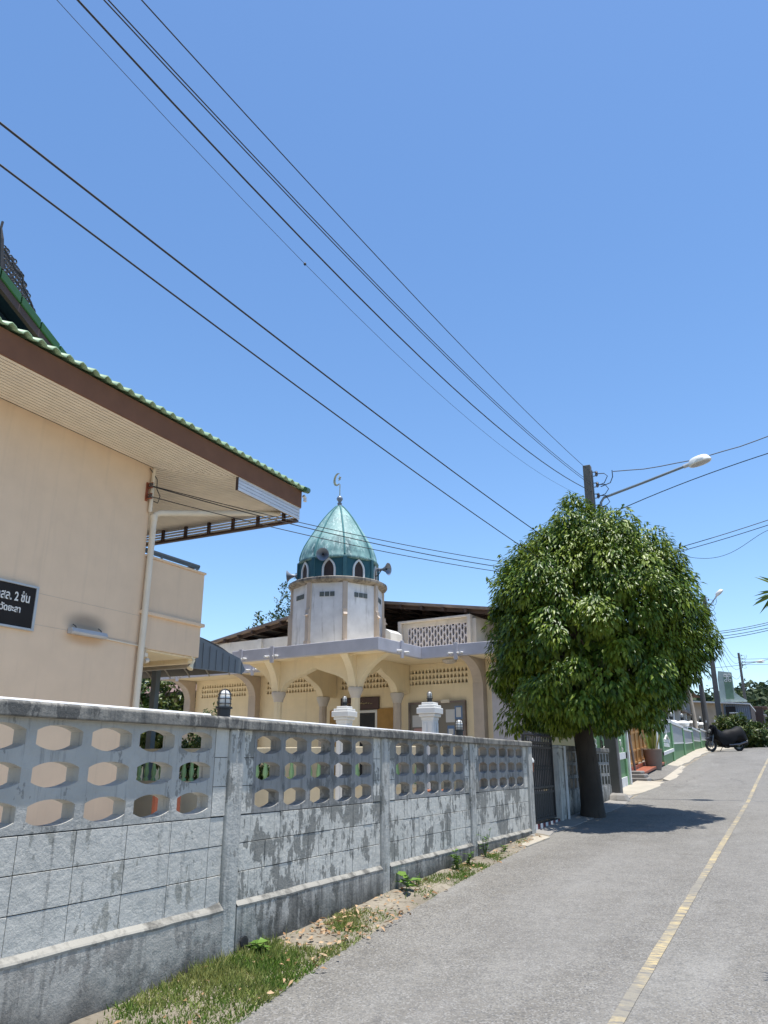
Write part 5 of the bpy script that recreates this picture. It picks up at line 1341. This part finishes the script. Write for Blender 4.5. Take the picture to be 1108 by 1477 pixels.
# ------------------------------------------------------------------ covered motorcycle
mc = thing('motorcycle', (-2.7, 38.0, zg(38)), 'parked motorcycle under a black cover with one mirror showing', 'motorcycle')
fa, fb = Vector((-3.24, 37.75, zg(37.75) + .02)), Vector((-2.18, 38.55, zg(38.55) + .0))
ax = (fb - fa).normalized(); sd = Vector((0, 0, 1)).cross(ax).normalized(); up = ax.cross(sd); WB = (fb - fa).length
def bk(u, v, w): return fa + ax * u + sd * v + up * w
def bikewheel(u, rad, name):
    mt = Matrix((ax, up, sd)).transposed(); c = bk(u, 0, rad)
    mb = MB(); mb.tube([c + mt @ Vector((math.cos(k * .19635) * (rad - .05), math.sin(k * .19635) * (rad - .05), 0)) for k in range(33)], .052, 8, cap=False); w = mb.build(name, M['tyre'], mc, smooth='all')
    mb = MB(); mb.tube([c + mt @ Vector((math.cos(k * .2618) * (rad - .09), math.sin(k * .2618) * (rad - .09), 0)) for k in range(25)], .018, 6, cap=False)
    for k in range(6): mb.tube([c, c + mt @ Vector((math.cos(k * 1.0472) * (rad - .1), math.sin(k * 1.0472) * (rad - .1), 0))], .012, 5)
    mb.lathe([(.04, -.06), (.04, .06)], c, 12, 0, mt); mb.build('rim', M['rim'], w)
bikewheel(0, .27, 'wheel'); bikewheel(WB, .27, 'wheel')
mb = MB()
for v in (-.085, .085): mb.tube([bk(0, v, .27), bk(.16, v, .80)], .024, 8)
mb.tube([bk(.14, 0, .55), bk(.16, 0, 1.0)], .03, 8); mb.build('fork', M['rim'], mc)
mb = MB(); mb.tube([bk(-.22, 0, .53), bk(-.05, 0, .56), bk(.15, 0, .55)], [.03, .06, .05], 8); mb.build('mudguard', M['black'], mc)
mb = MB(); mb.tube([bk(.17, -.32, 1.02), bk(.2, -.1, 1.0), bk(.2, .1, 1.0), bk(.17, .32, 1.02)], .017, 8); mb.build('handlebar', M['black'], mc)
for s_ in (-1, 1):
    mb = MB(); mb.tube([bk(.18, .26 * s_, 1.02), bk(.14, .32 * s_, 1.22)], .01, 6); mm = mb.build('mirror', M['black'], mc)
    mb = MB(); mb.lathe([(.05, -.012), (.06, 0), (.05, .012)], bk(.12, .33 * s_, 1.27), 14, 0, Matrix((sd, up, ax)).transposed()); mb.build('mirror_glass', M['alu'], mm)
mb = MB(); mb.lathe([(.09, -.03), (.085, .02), (.02, .04)], bk(.0, 0, .86), 14, 0, Matrix((sd, up, -ax)).transposed()); mb.build('headlight', M['boardglass'], mc)
mb = MB(); mb.tube([bk(.5, 0, .30), bk(.8, 0, .28), bk(1.05, 0, .32)], [.12, .15, .10], 10); mb.tube([bk(.8, .16, .25), bk(1.5, .17, .36)], [.035, .055], 8); mb.build('engine', M['rim'], mc)
mb = MB(); mb.tube([bk(.68, .12, .27), bk(.62, .36, 0.)], .013, 6); mb.build('stand', M['black'], mc)
mb = MB(); mb.tube([bk(.75, -.19, .27), bk(1.25, -.20, .30), bk(1.62, -.21, .42)], [.03, .045, .05], 10); mb.build('exhaust', M['rim'], mc)
mb = MB(); mb.prism([bk(-.02, -.16, .74), bk(-.02, .16, .74), bk(.06, .13, 1.0), bk(.06, -.13, 1.0)], tuple(ax * .05)); mb.build('front_fairing', M['cover'], mc, bevel=.015)
prof = [(.12, .20, 1.10, .66), (.17, .33, 1.15, .52), (.25, .33, 1.10, .42), (.34, .25, .97, .34), (.46, .21, .90, .22), (.62, .20, .84, .18), (.78, .23, .88, .16), (.95, .25, .95, .20), (1.1, .28, .96, .36), (1.25, .30, 1.02, .40), (1.40, .30, 1.05, .36), (1.52, .28, 1.04, .26), (1.64, .22, .86, .24), (1.74, .12, .58, .36)]
mb = MB(); nn = 18
for i, (u, hw, zt, zb_) in enumerate(prof):
    for k in range(nn):
        a = -math.pi * .5 + math.pi * 2 * (k + .5) / nn; ca, sa = math.cos(a), math.sin(a)
        f = .05 * mnoise.noise(Vector((u * 7, k * .9, 1.))) + .03 * math.sin(k * 2.4 + u * 14) * .5
        v = hw * math.copysign(abs(ca) ** .7, ca) * (1 if sa < .3 else .92); w = (zt + zb_) / 2 + (zt - zb_) / 2 * math.copysign(abs(sa) ** .75, sa); v *= 1 - .38 * max(0, sa) ** 2
        p = bk(u, v + f, w + f + (.03 * math.sin(k * 2.2 + u * 9) if sa < -.5 else 0)); mb.v.append(tuple(p))
for i in range(len(prof) - 1):
    for k in range(nn): mb.f.append((i*nn+k, i*nn+(k+1) % nn, (i+1)*nn+(k+1) % nn, (i+1)*nn+k)); mb.m.append(0)
for i in (0, len(prof) - 1): mb.f.append(tuple(i*nn+k for k in range(nn))); mb.m.append(0)
mb.build('cover', M['cover'], mc, smooth=True)

# ------------------------------------------------------------------ far end of the street
shrub((-2.55, 43.8, 2.15), .70, 1.6, 'bush behind the motorcycle with reddish yellow leaf tips', 'bush', 'leaf_bush', 520, .16, .07, 31, 'bush', 'bushes beside the motorcycle')
shrub((-1.75, 45.5, 2.2), .85, 1.15, 'round green bush where the road bends, right of the motorcycle', 'bush', 'leaf_bush', 520, .16, .07, 32, 'bush', 'bushes beside the motorcycle')
shrub((-3.15, 44.6, 2.15), .5, 1.5, 'yellowish bush at the foot of the weathered pole', 'bush', 'snake', 260, .18, .07, 33, 'bush', 'bushes beside the motorcycle')
# beige house behind the green wall
hs = thing('house', (-7, 42, 2.0), 'beige house with white columns behind the green wall', 'house')
mb = MB(); mb.box(-12, -5.2, 38, 48, 1.2, 5.2); mb.build('wall', M['beige'], hs)
for (y) in (38.2, 40.5, 43.0, 45.4):
    mb = MB(); mb.box(-4.95, -4.70, y, y + .25, 1.8, 5.0); mb.build('column', M['white_st'], hs)
mb = MB(); mb.prism([(-4.4, 37.6, 5.05), (-12.5, 37.6, 5.05), (-8.5, 37.6, 6.9)], (0, 11, 0)); mb.build('roof', M['rooftile'], hs)
for y in (39.2, 41.8, 44.2):
    mb = MB(); mb.box(-5.19, -5.16, y, y + .95, 3.0, 4.4); f = mb.build('window', M['darkglass'], hs)
    mb = MB(); mb.box(-5.195, -5.14, y - .06, y, 2.94, 4.46); mb.box(-5.195, -5.14, y + .95, y + 1.01, 2.94, 4.46); mb.box(-5.195, -5.14, y, y + .95, 4.40, 4.46); mb.box(-5.195, -5.14, y, y + .95, 2.94, 3.0); mb.build('frame', M['white'], f)
mb = MB(); mb.box(-5.1, -4.6, 37.9, 46, 3.9, 4.02); mb.build('canopy', M['sheet'], hs)
for (x, y, h_, lab, le) in ((-4.05, 41.2, 3.7, 'pale leaning post left of the weathered pole', -.25), (-3.72, 43.2, 3.5, 'brownish post tight against the weathered pole', -.1), (-3.95, 44.5, 3.2, 'thin grey post between the pale post and the pole', -.05)):
    z = zg(y); mb = MB(); mb.tube([(x, y, z - .2), (x + le * .5, y, z + h_ * .5), (x + le, y, z + h_)], [.11, .10, .08], 10); tag(mb.build('post', M['beige'] if le < -.2 else M['polec'], origin=(x, y, z), smooth=True), lab, 'post')
# shop with pale green glazed gable
sh = thing('shop_building', (-4.2, 52, 2.4), 'shop with pale green glazed front and white floral motif', 'building')
mb = MB(); mb.box(-8, -2.95, 52.06, 60, 1.8, 5.0); mb.build('wall', M['beige'], sh)
mb = MB(); mb.prism([(-3.62, 52, 5.0), (-2.15, 52, 4.97), (-2.15, 52, 5.05), (-2.45, 52, 5.25), (-2.78, 52, 5.55), (-2.80, 52, 6.72), (-3.55, 52, 6.85), (-3.62, 52, 6.4)], (0, .05, 0)); pn = mb.build('glazed_front', M['palegreen'], sh)
mb = MB(); mb.box(-3.28, -2.84, 51.97, 51.995, 5.15, 6.45); mb.build('green_film', M['film'], pn)
mb = MB()
for (cx_, cz_) in ((-3.17, 6.55), (-2.95, 6.55), (-3.06, 6.4), (-3.17, 6.25), (-2.95, 6.25)):
    mb.tube([(cx_ + .07 * math.cos(k * .7854), 51.96, cz_ + .07 * math.sin(k * .7854)) for k in range(9)], .024, 5, cap=False)
mb.build('motif', M['white'], pn)
mb = MB(); mb.prism([(-5.2, 51.6, 5.02), (-2.02, 51.6, 4.78), (-2.02, 51.6, 4.86), (-5.2, 51.6, 5.10)], (0, 8, 0)); mb.build('roof_edge', M['white_st'], sh)
shd = thing('shed', (-2.7, 52, 2.4), 'blue grey corrugated metal shed below the glazed front', 'shed')
mb = MB(); n = 26; 
for i in range(n + 1):
    x = -3.5 + 1.45 * i / n; y = 51.9 + (.04 if i % 2 else 0)
    mb.v += [(x, y, 2.2), (x, y, 5.0 - .075 * (x + 5.2))]
for i in range(n): mb.f.append((2*i, 2*i+2, 2*i+3, 2*i+1)); mb.m.append(0)
mb.build('wall', M['bluesheet'], shd, recalc=False)
mb = MB(); mb.box(-2.07, -2.02, 51.95, 58, 2.2, 4.78); mb.build('side_wall', M['brownframe'], shd)
mb = MB(); mb.box(-3.4, -2.85, 51.86, 51.895, 3.6, 4.7); mb.build('opening', M['dark'], shd)
mb = MB(); mb.box(-3.2, -2.75, 51.7, 51.85, 4.30, 4.36); mb.build('shelf', M['white'], shd)
tt = thing('roadside_stall', (-1.75, 60, 2.7), 'dark wooden stall at the far left of the road', 'stall')
mb = MB(); mb.box(-2.1, -1.6, 60, 63, 2.6, 5.1); mb.build('wall', M['brownframe'], tt); mb = MB(); mb.box(-2.2, -1.3, 59.8, 63, 5.1, 5.16); mb.build('roof', M['rooftile'], tt)
mb = MB(); mb.box(-1.6, -1.45, 60.2, 62.8, 3.9, 4.0); mb.box(-1.6, -1.45, 60.2, 62.8, 4.6, 4.66); mb.build('shelf', M['white_st'], tt)
# small far red car
cr = thing('parked_car', (-2.0, 70, 2.85), 'tiny dark red car parked where the road ends', 'car')
mb = MB()
secs = [(-.85, 70.0, .35, .62), (.85, 70.0, .35, .62)]
bodyp = [(-.1, .30), (4.0, .30), (4.05, .62), (3.7, .80), (3.0, .88), (2.4, 1.32), (.9, 1.36), (.25, .92), (-.15, .80)]
mb.prism([(-2.75, 70 + u, 2.85 + w) for u, w in bodyp], (1.6, 0, 0)); mb.build('body', M['red'], cr, bevel=.08)
mb = MB(); mb.prism([(-2.62, 70.24, 3.80), (-1.28, 70.24, 3.80), (-1.4, 70.75, 4.16), (-2.5, 70.75, 4.16)], (0, -.02, .012)); mb.build('rear_window', M['darkglass'], cr)
for x in (-2.78, -1.3):
    for u in (.7, 3.2):
        mb = MB(); mb.lathe([(.30, 0), (.31, .03), (.31, .15), (.30, .18)], (x, 70 + u, 3.16), 16, 0, Matrix.Rotation(R(90), 3, 'Y')); mb.build('wheel', M['tyre'], cr)
# hill and its wood
mb = MB(); nx, ny = 60, 14
for j in range(ny + 1):
    for i in range(nx + 1):
        x = -60 + 200 * i / nx; y = 128 + 90 * j / ny; t_ = math.sin(min(1, j / ny * 1.25) * math.pi / 2)
        h_ = 12.5 * t_ * (1 + .25 * mnoise.noise(Vector((x * .03, y * .02, 0)))) * (.75 + .25 * math.tanh((x + 12) / 20)) - .5
        mb.v.append((x, y, 3.0 + h_))
for j in range(ny):
    for i in range(nx): a = j * (nx + 1) + i; mb.f.append((a, a + 1, a + nx + 2, a + nx + 1)); mb.m.append(0)
tag(mb.build('hill', M['leaf_far'], smooth='all', recalc=False), None, None, None, 'structure')
def wood():
    rng = np.random.default_rng(15); P = []; Nn = []
    for k in range(520):
        x = -40 + 110 * rng.random(); j = rng.random() ** 1.3
        y = 112 + 62 * j; tt_ = math.sin(min(1, max(0, (y - 128) / 90) * 1.25) * math.pi / 2)
        g = 3.0 + 12.5 * tt_ * (.75 + .25 * math.tanh((x + 12) / 20)); r = 1.6 + 1.8 * rng.random(); h_ = r * (.9 + .5 * rng.random())
        d = unit(105, rng); d[:, 2] = np.abs(d[:, 2]) * 1.0 - .25
        q = np.array([x, y, g + h_ * .9]) + d * np.array([r, r, h_]) * (.75 + .3 * rng.random((105, 1)))
        P.append(q); Nn.append(d)
    P = np.concatenate(P); Nn = np.concatenate(Nn); n = len(P)
    D = unit(n, rng) + np.array([0, 0, -.5])
    V, F = leaf_block(P, D, Nn + unit(n, rng) * .4, .8 + .7 * rng.random(n), .5 + .4 * rng.random(n))
    tag(np_mesh('distant_wood', V, F, M['leaf_far'], origin=(0, 130, 5)), 'dense green wood covering the hill at the end of the road', None, None, 'stuff')
wood()

# ------------------------------------------------------------------ trees and house behind on the left
def leafy_tree(loc, h, r, label, seed, mat='leaf_dark', tips=900, per=12, ll=.22, lw=.11, zf=.62, tall=1., name='leafy_tree', grp='trees behind the mosque'):
    x, y, z = loc; t = thing(name, loc, label, 'tree', grp); rng = random.Random(seed); mb = MB()
    mb.tube([(x, y, z - .2), (x + .1, y, z + h * .3), (x, y + .1, z + h * .6)], [.05 * h * .6, .03 * h * .6, .02 * h * .5], 8)
    for k in range(7):
        a = rng.random() * 6.28; mb.tube([(x, y, z + h * .4), (x + math.cos(a) * r * .4, y + math.sin(a) * r * .4, z + h * .6), (x + math.cos(a) * r * .75, y + math.sin(a) * r * .75, z + h * .8)], [.07, .05, .02], 6)
    mb.build('trunk', M['bark'], t, smooth='all')
    hz = h * (1 - zf) * 1.05
    rf = lambda d: (1 / ((d.x / r) ** 2 + (d.y / r) ** 2 + (d.z / (hz * tall)) ** 2)) ** .5
    V, F = crown_leaves((x, y, z + h * zf), rf, tips, per, ll, lw, .3, .9, seed, .20, .22); np_mesh('crown', V, F, M[mat], t)
    return t
leafy_tree((-20.35, 30.5, .6), 9.0, 1.15, 'tall narrow dark tree showing beside the mosque tower', 41, tips=2200, ll=.15, lw=.08)
leafy_tree((-21.9, 31, .6), 7.7, 1.7, 'broad low green tree above the mosque roof edge', 42, 'leaf_bush')
leafy_tree((-19.0, 20.3, .6), 3.6, 1.5, 'green tree below the mosque fascia, seen past the end arch', 43, 'leaf_bush', 500)
leafy_tree((-24.5, 26, .6), 5.2, 2.0, 'green tree over the tiled house roof near the awning post', 44, 'leaf_bush', 500)
bh = thing('neighbour_house', (-20, 23, .5), 'cream house with brown tiled roof glimpsed under the awning', 'house')
mb = MB(); mb.box(-25, -17.2, 22, 27, .2, 3.7); mb.build('wall', M['cream'], bh)
mb = MB(); mb.prism([(-26, 21.4, 3.75), (-16.6, 21.4, 3.75), (-16.6, 21.4, 3.88), (-26, 21.4, 3.88)], (0, .1, 0)); mb.prism([(-16.8, 21.5, 3.80), (-16.8, 27.5, 3.80), (-16.8, 24.5, 4.5)], (-9, 0, 0)); mb.build('roof', M['rooftile'], bh)
mb = MB(); mb.tube([(-20.2, 21.3, 4.0), (-20.0, 21.25, 3.7), (-20.1, 21.25, 3.5), (-20.9, 21.25, 3.35)], .07, 8); mb.build('downpipe', M['white'], bh)

# tree on the near side of the road whose leaf tips reach into the picture
nt_ = thing('roadside_tree', (2.0, 6.6, .22), 'branch tip with long leaves reaching in over the road', 'tree')
mb = MB(); mb.tube([(2.0, 6.6, 0), (1.95, 6.55, 1.2), (1.7, 6.4, 2.2)], [.09, .08, .06], 10); mb.tube([(1.7, 6.4, 2.2), (1.1, 6.2, 2.55), (.45, 6.05, 2.68), (.10, 6.0, 2.70)], [.05, .035, .02, .008], 8); mb.tube([(1.7, 6.4, 2.2), (2.2, 6.6, 3.0), (2.5, 6.8, 3.8)], [.05, .04, .02], 8); mb.build('trunk', M['bark'], nt_, smooth='all')
rng = np.random.default_rng(5); P = []; D = []
for (c, n, s_) in (((.05, 6.0, 2.63), 20, .07), ((.5, 6.05, 2.7), 22, .10), ((1.0, 6.2, 2.6), 40, .25), ((2.4, 6.7, 3.6), 300, .7), ((1.8, 6.5, 2.9), 160, .5)):
    for k in range(n):
        v = rng.normal(size=3); v /= np.linalg.norm(v); P.append(np.array(c) + v * s_ * rng.random()); D.append(v + np.array([-.7 if c[0] < .6 else 0, 0, -.35]))
P = np.array(P); D = np.array(D); n = len(P)
V, F = leaf_block(P, D, np.tile([0, 0, 1.], (n, 1)) + unit(n, rng) * .5, .13 + .07 * rng.random(n), .036 + .014 * rng.random(n)); np_mesh('crown', V, F, M['leaf'], nt_)

# ------------------------------------------------------------------ light, sky, camera
SUNV = Vector((.88, .10, 7.73)).normalized()
sun = bpy.data.lights.new('sun', 'SUN'); sun.energy = 5.0; sun.angle = R(.53); sun.color = (1, .965, .90)
so = bpy.data.objects.new('sun', sun); COL.objects.link(so); so.rotation_euler = SUNV.to_track_quat('Z', 'Y').to_euler(); so.location = (0, 0, 30)
w = bpy.data.worlds.new('World'); SC.world = w; w.use_nodes = True
nt = w.node_tree; bg = nt.nodes['Background']; sky = nt.nodes.new('ShaderNodeTexSky'); sky.sky_type = 'NISHITA'; sky.sun_disc = False
sky.sun_elevation = math.asin(SUNV.z); sky.sun_rotation = math.atan2(SUNV.x, SUNV.y); sky.altitude = 0; sky.air_density = 1.0; sky.dust_density = .3; sky.ozone_density = 3.2
hs_ = nt.nodes.new('ShaderNodeHueSaturation'); hs_.inputs['Saturation'].default_value = 1.12; nt.links.new(sky.outputs[0], hs_.inputs['Color']); nt.links.new(hs_.outputs[0], bg.inputs[0]); bg.inputs[1].default_value = .15

cam = bpy.data.cameras.new('camera'); co = bpy.data.objects.new('camera', cam); COL.objects.link(co); SC.camera = co
cam.sensor_fit = 'VERTICAL'; cam.sensor_height = 36; cam.sensor_width = 27; cam.lens = 1110 / 1477 * 36
co.location = (0, 0, 1.5); co.rotation_euler = (R(90) + math.atan(361.5 / 1110), 0, R(27.05)); cam.clip_start = .05; cam.clip_end = 2000
SC.view_settings.view_transform = 'Standard'; SC.view_settings.look = 'None'; SC.view_settings.gamma = 1; SC.view_settings.exposure = .49
SC.cycles.use_denoising = True; SC.cycles.max_bounces = 8; SC.cycles.transparent_max_bounces = 8
